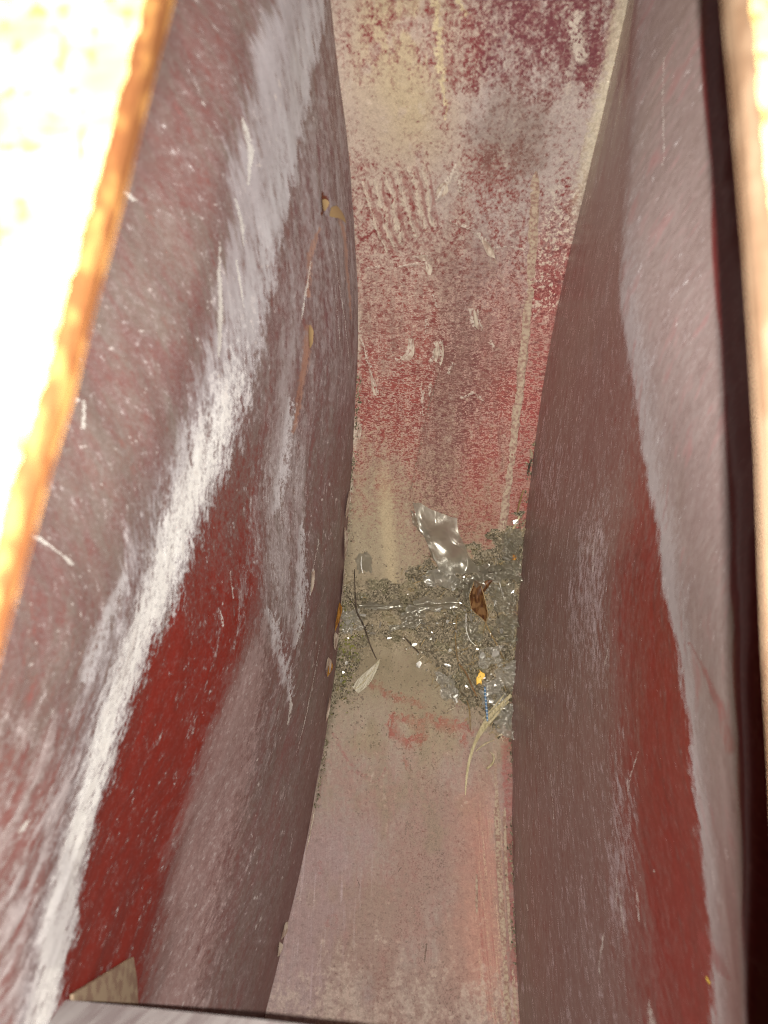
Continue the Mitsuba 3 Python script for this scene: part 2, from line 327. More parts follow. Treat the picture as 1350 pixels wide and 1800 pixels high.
def right_color(p, n, uv):
    u, v = uv.x, uv.y
    big = (fbm(u / .05, v / .10, 13.3, octaves=3) - .5) * 2.2
    s1 = streaks(u, v, .0056, .0110, 11); s2 = streaks(u, v, .0024, .0058, 12); s3 = streaks(u, v, .011, .036, 13)
    wob = (s3 - .5) * .011 + (s1 - .5) * .005 + (s2 - .5) * .003
    fine = s1 * .45 + s2 * .55
    b = pl(v, R_bend)
    lilac = smoothstep(-.0055, .0055, u + wob * .8 + (s2 - .5) * .006 - b)
    up = smoothstep(RV[650], RV[200], v)
    lilac = mix(lilac, smoothstep(-.012, .012, u + wob - b), up).x
    smr = streaks(u, v, .010, .09, 20)
    red_zone = .94 * smoothstep(-.075, .060, u + wob * 2.4 + (smr - .5) * .04 - pl(v, R_red_in)) * smoothstep(RV[500], RV[1150], v)
    haze = cover(1.0 + .15 * big - .98 * red_zone, fine, .6)
    col = mix(mix(C(.155, .018, .013), C(.105, .018, .014), smoothstep(.4, 1.1, smr * .6 + s1 * .4)), mix(C(.148, .078, .069), C(.168, .104, .094), s3), haze)
    near = smoothstep(.06, .0, u)
    col = mix(col, C(.155, .105, .088), .6 * near * smoothstep(.0, .8, s3))
    amt = mi.Float(0)
    for k in range(3):
        amt = dr.maximum(amt, zone(u + wob, v, R_cl[2 * k], R_cl[2 * k + 1], .011, .011) * smoothstep(.0, .08, v - R_cl[2 * k][0][0]) * smoothstep(.0, .08, R_cl[2 * k][-1][0] - v) * (.6 if k == 1 else .8))
    col = mix(col, C(.34, .275, .29), .70 * cover(.17 + .40 * amt + .14 * big - .25 * red_zone, s2 * .7 + s1 * .3, .25))
    f1 = cover(.07 + .15 * amt - .10 * red_zone, streaks(u + .1, v, .0016, .0070, 19) * .75 + s1 * .25, .09)
    col = mix(col, C(.52, .46, .48), .75 * f1)
    f2 = cover(.10 + .06 * amt - .16 * red_zone, streaks(u + .2, v, .0014, .016, 18), .07)
    col = mix(col, C(.44, .37, .38), .6 * f2)
    lil = mix(C(.24, .195, .188), C(.175, .115, .107), .85 * cover(.42 + .2 * big, s1 * .5 + s3 * .5, .4))
    lil = mix(lil, C(.165, .13, .115), .6 * up * cover(.5, s3, .4))
    crest = smoothstep(.045, .0, u - b)
    lil = mix(lil, C(.345, .32, .33), .65 * cover(.16 + (.62 - .45 * up) * crest + .1 * big, s1 * .45 + s2 * .3 + s3 * .25, .32))
    lil = mix(lil, C(.50, .47, .46), .6 * cover(.13, s1 * .6 + s2 * .4, .1))
    lil = mix(lil, C(.27, .12, .12), .5 * cover(.20, 1 - s3, .25))
    col = mix(col, lil, lilac * (.95 - .15 * up))
    rm = marks(right, u + wob * .8, v, R_redmark, .45)
    col = mix(col, C(.19, .03, .028), .55 * rm * smoothstep(.1, .7, fine))
    wm = marks(right, u + (s2 - .5) * .0030, v, R_white_marks, .45)
    col = mix(col, C(.46, .42, .39), .75 * wm * smoothstep(.25, .75, streaks(u, v, .0022, .006, 21)))
    ys = marks(right, u, v, [[(1243, 1720, 1.1), (1248, 1728, 1.0)]])
    col = mix(col, C(.62, .45, .07), ys)
    # maroon under the rim, painting in the dark of its cast shadow
    strip = smoothstep(-.002, .002, u - pl(v, R_shadow))
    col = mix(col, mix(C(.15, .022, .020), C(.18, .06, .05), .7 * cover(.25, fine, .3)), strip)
    return col * (.90 + .20 * s2)

fu = floor.uv
F_drip = [(700, 80), (690, 250), (680, 400)]
F_white = [
    [(788, 388, .7), (830, 404, 1.1), (856, 428, 1.7), (862, 440, 1.4), (870, 454, .6)], [(868, 437, .4), (895, 432, .6), (925, 440, .5)], [(650, 470, .5), (668, 468, .7)], [(700, 468, .6), (738, 462, .7)], [(985, 533, 1.0), (1000, 531, 1.0)], [(760, 512, .5), (765, 535, .9), (770, 540, .4)],
    [(800, 290, 1.0), (790, 315, 3.0), (778, 332, 3.5), (768, 350, 1.2)], [(800, 295, 1.6), (808, 325, 2.2), (812, 340, 1.2)],
    [(735, 450, 2.8), (748, 452, 3.0)], [(750, 462, 2.2), (755, 475, 2.2)], [(722, 596, 1.8), (723, 610, 3.4), (712, 628, 2.4), (698, 632, 1.2)],
    [(764, 602, .8), (762, 620, 1.6), (757, 634, 1.8)], [(774, 600, .8), (775, 618, 1.4), (772, 634, 1.0)], [(748, 560, .6), (750, 585, 1.2)],
    [(742, 672, .9), (742, 700, 1.6), (743, 730, .9)], [(756, 672, .8), (755, 695, 1.4)], [(636, 598, .9), (648, 640, 1.3), (655, 668, 1.3), (663, 690, 1.6)],
    [(826, 545, 1.2), (835, 575, 2.0)], [(838, 540, .8), (846, 580, .9)], [(862, 600, 1.6), (868, 612, 2.4)], [(795, 640, 1.6), (790, 655, 1.8)],
    [(617, 770, 1.0), (630, 755, 1.6), (632, 745, .8)], [(1015, 30, 6), (1012, 70, 7.5), (1022, 102, 5.5)], [(810, 700, 1.2), (835, 690, 1.0), (850, 705, .8)],
]
F_ribs = [[(636 + 20 * k + (k % 2) * 4, 318 - 6 * k, .9), (645 + 20 * k, 350 - 7 * k, 1.7), (660 + 19 * k, 395 - 6 * k, 2.0), (680 + 17 * k - (k % 3) * 4, 442 - 9 * k, 1.3)] for k in range(6)]
F_yellow = [[(765, -10, 2.4), (770, 60, 3.0), (776, 130, 2.6), (785, 210, 1.0)], [(808, -5, 3), (818, 25, 2.5)]]
F_redblot = [[(693, 1255, 2.5), (688, 1280, 5.0), (698, 1300, 4.0), (722, 1308, 6.0)], [(690, 1260, 3), (760, 1268, 5), (830, 1285, 5)], [(640, 1200, 2), (690, 1225, 4), (740, 1240, 3)], [(712, 1270, 3), (740, 1278, 4)], [(722, 1302, 5), (742, 1296, 6)], [(770, 1275, 6), (800, 1280, 5.5)], [(815, 1300, 4), (818, 1312, 3)], [(708, 1335, 2.5), (716, 1350, 2)], [(650, 1205, 2), (672, 1200, 1.5)]]
F_ring = [[(576, 1612, .9), (584, 1606, .9), (592, 1616, .9), (588, 1632, .9), (577, 1630, .9), (574, 1618, .9)], [(552, 1520, .8), (562, 1516, .8), (568, 1530, .8), (560, 1540, .8)], [(585, 1290, 2.0), (600, 1320, 2.2), (625, 1355, 2.2), (655, 1375, 2.2), (672, 1368, 1.6), (682, 1345, 1.0)]]
F_scratch = [[(640, 330, .5), (1, 1, .5)]]
F_soil_uv = [fu(x, y) for x, y in [(590, 1040), (640, 1035), (700, 1028), (745, 1000), (800, 985), (860, 965), (925, 900), (915, 1050), (908, 1280), (860, 1265), (800, 1240), (745, 1190), (690, 1165), (640, 1215), (575, 1250)]]
F_crack = [[(772, 655, .5), (752, 720, .6), (738, 790, .6), (722, 862, .7)], [(716, 1440, .3), (712, 1470, .35)]]
F_dark = [[(705, 1525, .6), (700, 1532, .5)], [(628, 1545, .5), (632, 1556, .4)], [(830, 1540, .4), (832, 1545, .4)], [(750, 1660, .8), (746, 1690, 1.0)], [(622, 1467, .5), (625, 1468, .5)]]
v_of = lambda y: fu(700, y)[1]
XL = floor.curve([(x, y) for y, x in zip(*LX)])
XR = floor.curve([(x, y) for y, x in zip(*RX)])
F_bead = floor.curve([(944, 340), (934, 450), (926, 560), (912, 680), (900, 780), (890, 880), (885, 950), (878, 1150), (874, 1260), (880, 1400), (882, 1500), (886, 1600), (890, 1700), (894, 1800)])
FV = {y: v_of(y) for y in list(range(0, 1801, 10)) + [330, 780, 1020, 1080]}
F_dim_l = floor.curve([(765, 440), (765, 600), (755, 700), (735, 850)])
F_dim_r = floor.curve([(830, 440), (850, 600), (845, 700), (800, 850)])
F_ridge = floor.curve([(668, 780), (680, 900), (690, 1040)])
F_salmon = floor.curve([(790, 1300), (805, 1400), (812, 1550), (805, 1700), (815, 1800)])
F_salmon_r = [(k, q2 - .006) for k, q2 in F_bead]

def floor_color(p, n, uv):
    u, v = uv.x, uv.y
    xl, xr = pl(v, XL), pl(v, XR)
    q = (u - xl) / (xr - xl)
    warp = (fbm(u / .008, v / .008, 1.7, octaves=2) - .5) * .008
    c1 = (fbm((u + warp) / .0036, v / .0040, 21.5, octaves=3) - .5) * 2.4 + .5
    c2 = (fbm((u - warp) / .0016, v / .0018, 22.5, octaves=2) - .5) * 2.1 + .5
    c3 = (fbm(u / .014, v / .03, 23.5, octaves=3) - .5) * 2.5 + .5
    c4 = (fbm(u / .045, v / .07, 24.5, octaves=3) - .5) * 2.5 + .5
    c5 = streaks(u, v, .0045, .035, 25)
    c6 = (fbm((u + warp * .6) / .0048, (v + .25 * warp) / .0019, 26.5, octaves=3) - .5) * 2.6 + .5
    cell = c1 * .45 + c2 * .35 + c5 * .20
    fine = c2 * .7 + c1 * .3
    W = lambda a, b: smoothstep(FV[a], FV[b], v)
    # paint below
    base = mix(C(.185, .040, .038), C(.135, .042, .048), W(300, 100) * smoothstep(.3, .6, q + .2 * (c4 - .5)))
    base = mix(base, C(.22, .058, .048), W(400, 550))
    base = mix(base, C(.135, .058, .050), .85 * zone(u + .016 * (c3 - .5), v, F_dim_l, F_dim_r, .014, .016) * W(400, 550))
    base = mix(base, C(.135, .030, .030), .7 * smoothstep(.78, .9, q) * W(330, 400) * W(600, 500))
    # pale residue in grains over the paint
    pale = mix(C(.365, .295, .245), C(.345, .29, .265), smoothstep(.35, .75, q + .4 * (c4 - .5)))
    pale = mix(pale, C(.385, .315, .19), .75 * smoothstep(.25, .6, c3 + .2) * smoothstep(.24, .02, dr.abs(q - .25 - .1 * (c4 - .5))) * W(330, 180))
    a_top = .50 - .24 * smoothstep(.38, .62, q + .3 * (c3 - .5)) * W(300, 100) + .20 * smoothstep(.55, .2, q) * W(400, 100) + .16 * W(100, 200) * W(450, 250) + .30 * (c4 - .5) + .22 * (c3 - .5) + .16 * (c5 - .5) * W(300, 0)
    a_top = a_top - .24 * smoothstep(.20, .05, dr.sqrt(dr.square(q - .60) + dr.square((v - FV[300]) / .22)))
    thin = mix(base, C(.27, .185, .15), .55 * cover(a_top + .15, fine, .4))
    col = mix(base, thin, W(700, 400))
    col = mix(col, pale, .88 * cover(a_top, cell, .34) * W(700, 400))
    dark = smoothstep(1.1, .2, dr.sqrt(dr.square((q - .66) / .20) + dr.square((v - FV[250]) / .05)) + .5 * (c3 - .5))
    col = mix(col, C(.15, .105, .085), .55 * dark)
    pink = mix(C(.35, .225, .18), C(.32, .155, .13), smoothstep(.3, .7, q))
    lace = smoothstep(.0, .6, dr.abs(c6 - .5) * 2)
    a_mid = .42 + .30 * (c3 - .5) + .25 * W(550, 900) + .2 * (c4 - .5)
    col = mix(col, pink, .80 * cover(a_mid, .4 * fine + .6 * (1 - lace), .4) * W(400, 550))
    col = mix(col, C(.45, .36, .30), .55 * cover(.24 + .1 * (c4 - .5), (1 - lace) * .7 + c2 * .3, .2) * W(330, 500) * W(950, 700))
    col = mix(col, C(.15, .075, .062), .55 * cover(.30 + .5 * (c4 - .5) + .3 * smoothstep(.2, 0., dr.abs(q - .5)), c5 * .6 + c3 * .4, .35) * W(330, 480) * W(1000, 850))
    col = mix(col, C(.13, .035, .035), .5 * cover(.26, 1 - (c1 * .3 + c6 * .7), .28) * W(300, 450) * W(900, 700))
    # dust that thickens towards the trough and lies on the near slope
    tau = mix(C(.275, .23, .155), C(.265, .19, .16), W(1250, 1450))
    left_dust = smoothstep(.55, .1, q + .25 * (c3 - .5))
    d_amt = dr.maximum(W(650, 1000) * (.50 + .45 * left_dust) + .25 * W(900, 1100), .95 * W(1000, 1100))
    col = mix(col, tau, .95 * cover(d_amt + .25 * (c3 - .5), fine * .7 + .15, .45))
    ridge = smoothstep(.013, .001, dr.abs(u - pl(v, F_ridge) + .003 * (c3 - .5))) * W(780, 900) * W(1080, 1020)
    col = mix(col, C(.40, .325, .205), .65 * ridge)
    low = W(1100, 1400)
    col = mix(col, C(.305, .25, .22), .6 * low * smoothstep(.40, .8, c4 + .2 * (c2 - .5)))
    col = mix(col, C(.215, .17, .115), .55 * W(1150, 1300) * smoothstep(.45, .85, c3 * .6 + (1 - c4) * .4 + .25 * (c2 - .5)) * W(1700, 1400))
    col = mix(col, C(.25, .12, .105), .5 * low * cover(.36 + .3 * (c4 - .5), c5 * .5 + c1 * .5, .35))
    sal = zone(u + .008 * (c3 - .5), v, F_salmon, F_salmon_r, .024, .006) * W(1300, 1500) * W(1800, 1700)
    col = mix(col, C(.45, .225, .17), .58 * sal * (.75 + .25 * c3))
    col = mix(col, C(.285, .205, .205), .6 * smoothstep(.38, .1, q + .2 * (c3 - .5)) * W(1400, 1500))
    st = cover(.20, streaks(u, v, .0016, .05, 27), .2) * smoothstep(.5, .15, q) * W(1400, 1550)
    col = mix(col, C(.42, .33, .34), .5 * st)
    # red paint and old coating on both sides of the bead
    bd = u - pl(v, F_bead)
    col = mix(col, C(.23, .048, .044), .62 * smoothstep(.001, .006, bd + .004 * (c2 - .5)) * cover(.60, c6 * .5 + c2 * .5, .4) * W(330, 450) * (1 - .5 * W(950, 1000) * W(1300, 1200)))
    lines = dr.abs(bd + .012)
    bands = cover(.40, streaks(u, v, .0018, .09, 28) * .6 + c2 * .4, .2) * smoothstep(.016, .010, lines) * W(1350, 1500)
    col = mix(col, C(.44, .335, .24), .75 * bands)
    rb2 = cover(.34, streaks(u + .5, v, .0022, .07, 29) * .55 + c2 * .45, .2) * smoothstep(.016, .012, lines) * W(1350, 1500)
    col = mix(col, C(.26, .075, .068), .7 * rb2)
    fk = smoothstep(.80, .88, q) * W(300, 360) * W(620, 520)
    col = mix(col, C(.42, .36, .29), .8 * fk * cover(.34 + .2 * (c4 - .5), c1 * .5 + c2 * .5, .14))
    col = mix(col, C(.36, .25, .20), .55 * smoothstep(.80, .88, q) * W(520, 620) * W(980, 880) * cover(.42, 1 - lace * .6 - c2 * .4, .25))
    blot = marks(floor, u + .010 * (c1 - .5) + .010 * (c3 - .5), v + .008 * (c2 - .5) + .012 * (c1 - .5), F_redblot, 1.0, .0, 1.6)
    col = mix(col, C(.25, .07, .055), .78 * blot * cover(.64, c3 * .4 + cell * .6, .25))
    ring = marks(floor, u + .005 * (c1 - .5), v + .005 * (c2 - .5), F_ring)
    col = mix(col, C(.24, .085, .08), .6 * ring * cover(.55, fine, .4))
    ribs = marks(floor, u + .0026 * (c1 - .5) + .006 * (c3 - .5), v, F_ribs) * smoothstep(.15, .5, c4 * .5 + c5 * .5 + .1)
    col = mix(col, C(.42, .355, .28), .8 * ribs * smoothstep(.10, .6, c1 + .15))
    gaps = marks(floor, u - .0048 + .006 * (c3 - .5), v, F_ribs)
    col = mix(col, C(.17, .045, .042), .55 * gaps * (1 - ribs) * smoothstep(.2, .6, c2 + .1))
    yel = marks(floor, u + .006 * (c1 - .5), v, F_yellow)
    col = mix(col, C(.46, .385, .23), .7 * yel * cover(.75, cell, .3))
    wm = marks(floor, u + .0040 * (c1 - .5), v + .003 * (c2 - .5), F_white)
    col = mix(col, C(.46, .41, .34), .68 * wm * smoothstep(.15, .7, c2 + .1))
    # pale strip of residue along the far joint
    ed = smoothstep(.012, .003, xr - u + .006 * (c1 - .5)) * W(450, 250)
    col = mix(col, C(.46, .41, .30), .7 * ed)
    edl = cover(.55, c1 * .5 + c3 * .5, .2) * smoothstep(.006, .002, u - xl + .002 * (c1 - .5)) * W(450, 600) * W(1000, 900)
    col = mix(col, C(.46, .40, .32), .6 * edl)
    jt = smoothstep(.009, .0, u - xl + .004 * (c1 - .5)) * W(780, 900) * W(1500, 1300)
    col = mix(col, C(.10, .08, .055), .65 * jt * cover(.62, c3 * .5 + c1 * .5, .3))
    ck = marks(floor, u + .0020 * (c1 - .5), v, F_crack)
    col = mix(col, C(.10, .08, .055), .65 * ck * smoothstep(.3, .55, c2))
    dk = marks(floor, u, v, F_dark)
    col = mix(col, C(.09, .06, .045), .7 * dk)
    white_low = cover(.50 * W(1600, 1800), c3 * .5 + c1 * .5, .25)
    col = mix(col, C(.42, .345, .29), .6 * white_low)
    # soil stain in the trough, and scattered dark specks
    sv = smoothstep(FV[1000], FV[1000] + .06, v + .03 * (c3 - .5)) * smoothstep(FV[1250] + .01, FV[1250] - .05, v + .04 * (c3 - .5))
    col = mix(col, C(.15, .12, .07), .75 * sv * cover(.58, fine * .5 + c3 * .5, .4))
    sp = (1 - .6 * W(1250, 1400)) * cover(.10, 1 - (fbm(u / .0024, v / .0026, 31.5, octaves=2) - .5) * 2.2 - .5, .05) * W(800, 1000)
    col = mix(col, C(.085, .06, .04), .6 * sp)
    gr = (noise(u / .0007, v / .0007, 3.1) - .5)
    return col * (.97 + .22 * gr + .20 * (c2 - .5) + .08 * (c1 - .5))

def rust_color(p, n, uv):
    a = fbm(p.x / .004, p.y / .004, p.z / .004, octaves=4); b = fbm(p.x / .014, p.y / .014, p.z / .014 + 9, octaves=3)
    col = mix(C(.50, .34, .14), C(.62, .48, .25), smoothstep(.35, .65, b))
    return mix(col, C(.24, .125, .035), .75 * smoothstep(.57, .70, a))

def rust_edge_color(p, n, uv):
    a = fbm(p.x / .006, p.y / .009, p.z / .006, octaves=3)
    return mix(C(.20, .095, .030), C(.105, .040, .014), smoothstep(.4, .6, a))

def pale_edge_color(p, n, uv):
    a = fbm(p.x / .006, p.y / .014, p.z / .006, octaves=3)
    return mix(C(.130, .085, .054), C(.095, .057, .034), smoothstep(.4, .6, a))

def lip_color(p, n, uv):
    a = streaks(p.x, p.y, .02, .0035, 41)
    return mix(C(.31, .285, .28), C(.21, .175, .175), smoothstep(.3, .9, a))

def plate_color(p, n, uv):
    a = fbm(p.x / .006, p.y / .006, p.z / .006, octaves=3)
    return mix(C(.27, .20, .135), C(.20, .13, .092), smoothstep(.4, .65, a))

def bead_color(p, n, uv):
    a = (fbm(p.x / .0022, p.y / .0022, p.z / .0022, octaves=3) - .5) * 2.4 + .5
    return mix(C(.35, .275, .205), C(.23, .135, .105), cover(.42, a, .45))

mat('left_paint', mikit.proc(left_color), .45, .3)
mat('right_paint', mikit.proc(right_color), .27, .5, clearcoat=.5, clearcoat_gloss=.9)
mat('floor_paint', mikit.proc(floor_color), .75, .15)
mat('rust', mikit.proc(rust_color), .8, .1)
mat('rust_edge', mikit.proc(rust_edge_color), .8, .1)
mat('pale_edge', mikit.proc(pale_edge_color), .8, .1)
mat('lip_paint', mikit.proc(lip_color), .6, .2)
mat('bare_plate', mikit.proc(plate_color), .6, .2)
mat('bead_coat', mikit.proc(bead_color), .8, .1)

# ------------------------------------------------------------------ the chute
chute = thing('steel_chute', 'deep red painted steel chute with scuffed side walls, rusty rim and debris in its trough', 'chute')

def np_marks(S, u, v, lists, soft=1.2):
    m = np.zeros_like(u)
    for pts in lists:
        q = [(*S.uv(x, y), w * .001) for x, y, w in pts]
        for (a, b, w0), (c, d, w1) in zip(q[:-1], q[1:]):
            l2 = max((c - a) ** 2 + (d - b) ** 2, 1e-12)
            t = np.clip(((u - a) * (c - a) + (v - b) * (d - b)) / l2, 0, 1)
            dist = np.hypot(u - a - t * (c - a), v - b - t * (d - b)) / (w0 + (w1 - w0) * t) / soft
            m = np.maximum(m, np.clip(1 - dist * dist, 0, 1))
    return m

def floor_disp(u, v):
    q = np.stack([u, v, 0 * u], -1)
    h = .0011 * (meshkit.fbm(q / .006, 3, 4) - .5) * np.clip((v_of(1000) - v) / .15, .25, 1) + .003 * (meshkit.fbm(q / .06, 2, 7) - .5)
    h += .0012 * np_marks(floor, u, v, F_ribs) + .0013 * np_marks(floor, u, v, F_white) - .0010 * np_marks(floor, u, v, F_crack)
    return h
m, uv = floor.mesh(floor_disp)
put(chute + '__floor_panel', m, 'floor_paint', 'curved channel floor, pale residue above, dusty pink below', smooth=True, uv=uv)

HOLE = left.uv(575, 360)
def left_disp(u, v):
    q = np.stack([u / .8, v / 2.0, 0 * u], -1)
    h = .0030 * (meshkit.fbm(q / .03, 3, 14) - .5)
    d = np.hypot((u - HOLE[0]) / .008, (v - HOLE[1]) / .012)
    return h - .004 * np.exp(-d * d)
m, uv = left.mesh(left_disp)
lp = put(chute + '__side_panel', m, 'left_paint', 'scuffed left side wall with a broad white worn band', smooth=True, uv=uv)
def right_disp(u, v):
    q = np.stack([u / .8, v / 2.0, 0 * u], -1)
    return .0022 * (meshkit.fbm(q / .04, 3, 24) - .5)
m, uv = right.mesh(right_disp)
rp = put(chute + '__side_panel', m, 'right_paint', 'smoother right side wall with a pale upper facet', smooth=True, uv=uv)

# rims: thick rusty plates with a worn, lumpy inner edge
def rim(ys, xs, ds, out, thick, edge_mat, face_mat, seed, bev, rise, label):
    t = np.linspace(-260, 2060, 420)
    X = np.interp(t, ys, xs); D = np.interp(t, ys, ds)
    q = np.stack([t / 26., 0 * t, 0 * t + seed], -1)
    top = P(X, t, D)
    sgn = np.sign(out)
    w = bev * (1 + .22 * (meshkit.fbm(q, 3, seed) - .5) * 2)
    inner_low = top.copy(); inner_low[:, 2] -= thick
    mid = top.copy()
    lump = .0007 * (meshkit.fbm(q * 1.7, 3, seed + 2) - .5)
    mid[:, 0] += lump
    face0 = top.copy(); face0[:, 0] += sgn * w; face0[:, 2] += rise * w
    cols = [face0]
    for k in np.linspace(0, 1, 40)[1:]:
        c = face0.copy(); c[:, 0] += sgn * abs(out) * k ** 1.4
        c[:, 2] += .0016 * (meshkit.fbm(np.stack([c[:, 0] / .006, c[:, 1] / .006, 0 * t], -1), 3, seed + 5) - .5)
        cols.append(c)
    F = np.array(cols); n, mm = F.shape[:2]
    F = F.reshape(-1, 3); gf = grid_faces(n, mm)
    r = put(chute + '__rim_plate', trimesh.Trimesh(F, np.vstack([gf[:, [0, 1, 2]], gf[:, [0, 2, 3]]]), process=False), face_mat, label, smooth=True)
    E = np.array([face0, .5 * (face0 + mid) + np.array([0, 0, .0006]), mid, .5 * (mid + inner_low), inner_low, inner_low + np.array([sgn * .03, 0, 0])])
    n, mm = E.shape[:2]; gf = grid_faces(n, mm)
    put(r + '__edge', trimesh.Trimesh(E.reshape(-1, 3), np.vstack([gf[:, [0, 1, 2]], gf[:, [0, 2, 3]]]), process=False), edge_mat, smooth=True)
rim([-260, 0, 170, 330, 450, 560, 690, 780, 890, 1000, 1100, 2060], [350, 281, 236, 196, 163, 133, 101, 72, 40, 8, -22, -290],
    [.222, .205, .198, .190, .184, .178, .172, .168, .163, .158, .153, .12], -.25, .009, 'rust_edge', 'rust', 3, .0035, .25, 'rusty left rim plate glaring in the flash')
rim([-260, 0, 150, 420, 600, 800, 1000, 1150, 1350, 2060], [1266, 1288, 1303, 1327, 1341, 1354, 1362, 1369, 1382, 1424],
    [.215, .20, .195, .188, .181, .174, .168, .163, .155, .125], .25, .006, 'pale_edge', 'rust', 8, .0040, .30, 'rusty right rim plate, only its edge in view')

# front plate across the near end
A = [P(50, 1752, .475), P(110, 1757, .437), P(215, 1767, .405), P(460, 1792, .35), P(700, 1822, .31), P(1000, 1860, .28)]
Bm = [a + np.array([0, .012, .10]) for a in A]
V = np.array([np.array(A), np.array(Bm), np.array(Bm) + [0, -.004, .0], np.array(A) + [0, -.004, -.002]])
gf = np.vstack([grid_faces(4, len(A)), [[3 * len(A) + i, 3 * len(A) + i + 1, i + 1, i] for i in range(len(A) - 1)]])
put(chute + '__front_plate', trimesh.Trimesh(V.reshape(-1, 3), np.vstack([gf[:, [0, 1, 2]], gf[:, [0, 2, 3]]]), process=False), 'lip_paint', 'pale grey front plate at the near end', smooth=False)

# small bare corner plate on the left wall
def slab(S, poly, lift, thick):
    a = np.array([S.at(x, y, lift) for x, y in poly]); b = np.array([S.at(x, y, lift + thick) for x, y in poly]); n = len(poly)
    f = [[i, (i + 1) % n, n + (i + 1) % n] for i in range(n)] + [[i, n + (i + 1) % n, n + i] for i in range(n)] + [[n, n + i, n + i + 1] for i in range(1, n - 1)]
    return trimesh.Trimesh(np.vstack([a, b]), f, process=False)
put(lp + '__corner_plate', slab(left, [(116, 1749), (170, 1716), (224, 1683), (230, 1720), (233, 1775), (180, 1775), (116, 1772)], .0022, .0022), 'bare_plate', 'bare yellowish corner plate', smooth=False)

# the cord-like bead along the right of the floor
def bead(px, r0, seed, wob=.0006, flat=.35):
    """a flattened, ridged run of sealant lying on the floor"""
    c = np.array([floor.uv(x, y) for x, y in px]); c = spline(c, 420)
    k = np.arange(len(c)); q = np.stack([k / 5., 0 * k, 0 * k + seed], -1)
    cu = c[:, 0] + (meshkit.fbm(q / 3, 3, seed) - .5) * wob * 2
    n = 11; a = np.linspace(-1, 1, n)
    wl = r0 * (.8 + .5 * meshkit.fbm(q, 3, seed + 1)); wl[:10] *= np.linspace(.15, 1, 10); wl[-10:] *= np.linspace(1, .15, 10)
    V = []
    for i in range(len(c)):
        r = np.interp(c[i, 1], floor.v, np.arange(len(floor.v))); i0 = int(min(r, len(floor.v) - 2)); t = r - i0
        g = floor.G[i0, 0] * (1 - t) + floor.G[i0 + 1, 0] * t; nn = floor.N[i0, 0]
        x = cu[i] + a * wl[i]
        h = np.sqrt(np.clip(1 - a * a, 0, 1)) ** .6 * r0 * flat
        h = h * (.65 + .9 * (meshkit.fbm(np.stack([a * 1.6, 0 * a + k[i] / 3.2 + .5 * np.abs(a), 0 * a + seed], -1), 2, seed) - .3)) - .0002
        V.append(np.stack([x, g[1] + 0 * x, g[2] + 0 * x], -1) + nn[None] * h[:, None])
    gf = grid_faces(len(c), n)
    return trimesh.Trimesh(np.array(V).reshape(-1, 3), np.vstack([gf[:, [0, 1, 2]], gf[:, [0, 2, 3]]]), process=False)
fp = chute + '__floor_panel'
put(fp + '__sealant_bead', bead([(942, 300), (938, 400), (929, 540), (914, 680), (902, 780), (891, 870), (880, 955)], .0040, 1, wob=.0016), 'bead_coat', 'pale ridged bead above the debris', smooth=True)
put(fp + '__sealant_bead', bead([(868, 1290), (873, 1400), (876, 1500), (882, 1600), (888, 1700), (897, 1830)], .0024, 5), 'bead_coat', 'pale ridged bead below the debris', smooth=True)
put(fp + '__sealant_bead', bead([(887, 1420), (889, 1500), (894, 1600), (901, 1700), (911, 1830)], .0014, 9), 'bead_coat', smooth=True)
put(fp + '__sealant_bead', bead([(838, 1520), (838, 1600), (839, 1700), (842, 1830)], .0011, 13), 'bead_coat', smooth=True)

# peeling paint: thin curled flakes still fixed to the floor and along the left joint
def flake(S, poly, lift, curl, seed, bend=0):
    """a thin curled chip: a fan of rings inside the outline, its far side lifted"""
    pts = np.array(poly, float); c = pts.mean(0); ring = []
    pts = spline(np.vstack([pts, pts[:1]]), 25)[:-1]
    rr = np.linspace(0, 1, 5)
    d = pts - c; axis = (pts[np.argmax((d ** 2).sum(1))] - c); axis /= np.linalg.norm(axis) + 1e-9
    per = np.array([-axis[1], axis[0]]); w = np.abs(d @ per).max() + 1e-6; l = np.abs(d @ axis).max() + 1e-6
    V = []
    for r in rr:
        for x, y in c + d * r:
            e = np.array([x, y]) - c
            V.append(S.at(x, y, lift + curl * ((e @ per / w) ** 2 + bend * (.5 + .5 * (e @ axis) / l) ** 2) + .12 * curl * (meshkit.noise(np.array([x / 5., y / 5., seed])))))
    n = len(pts); gf = [[i * n + j, i * n + (j + 1) % n, (i + 1) * n + (j + 1) % n, (i + 1) * n + j] for i in range(len(rr) - 1) for j in range(n)]
    gf = np.array(gf)
    return trimesh.Trimesh(np.array(V), np.vstack([gf[:, [0, 1, 2]], gf[:, [0, 2, 3]]]), process=False)

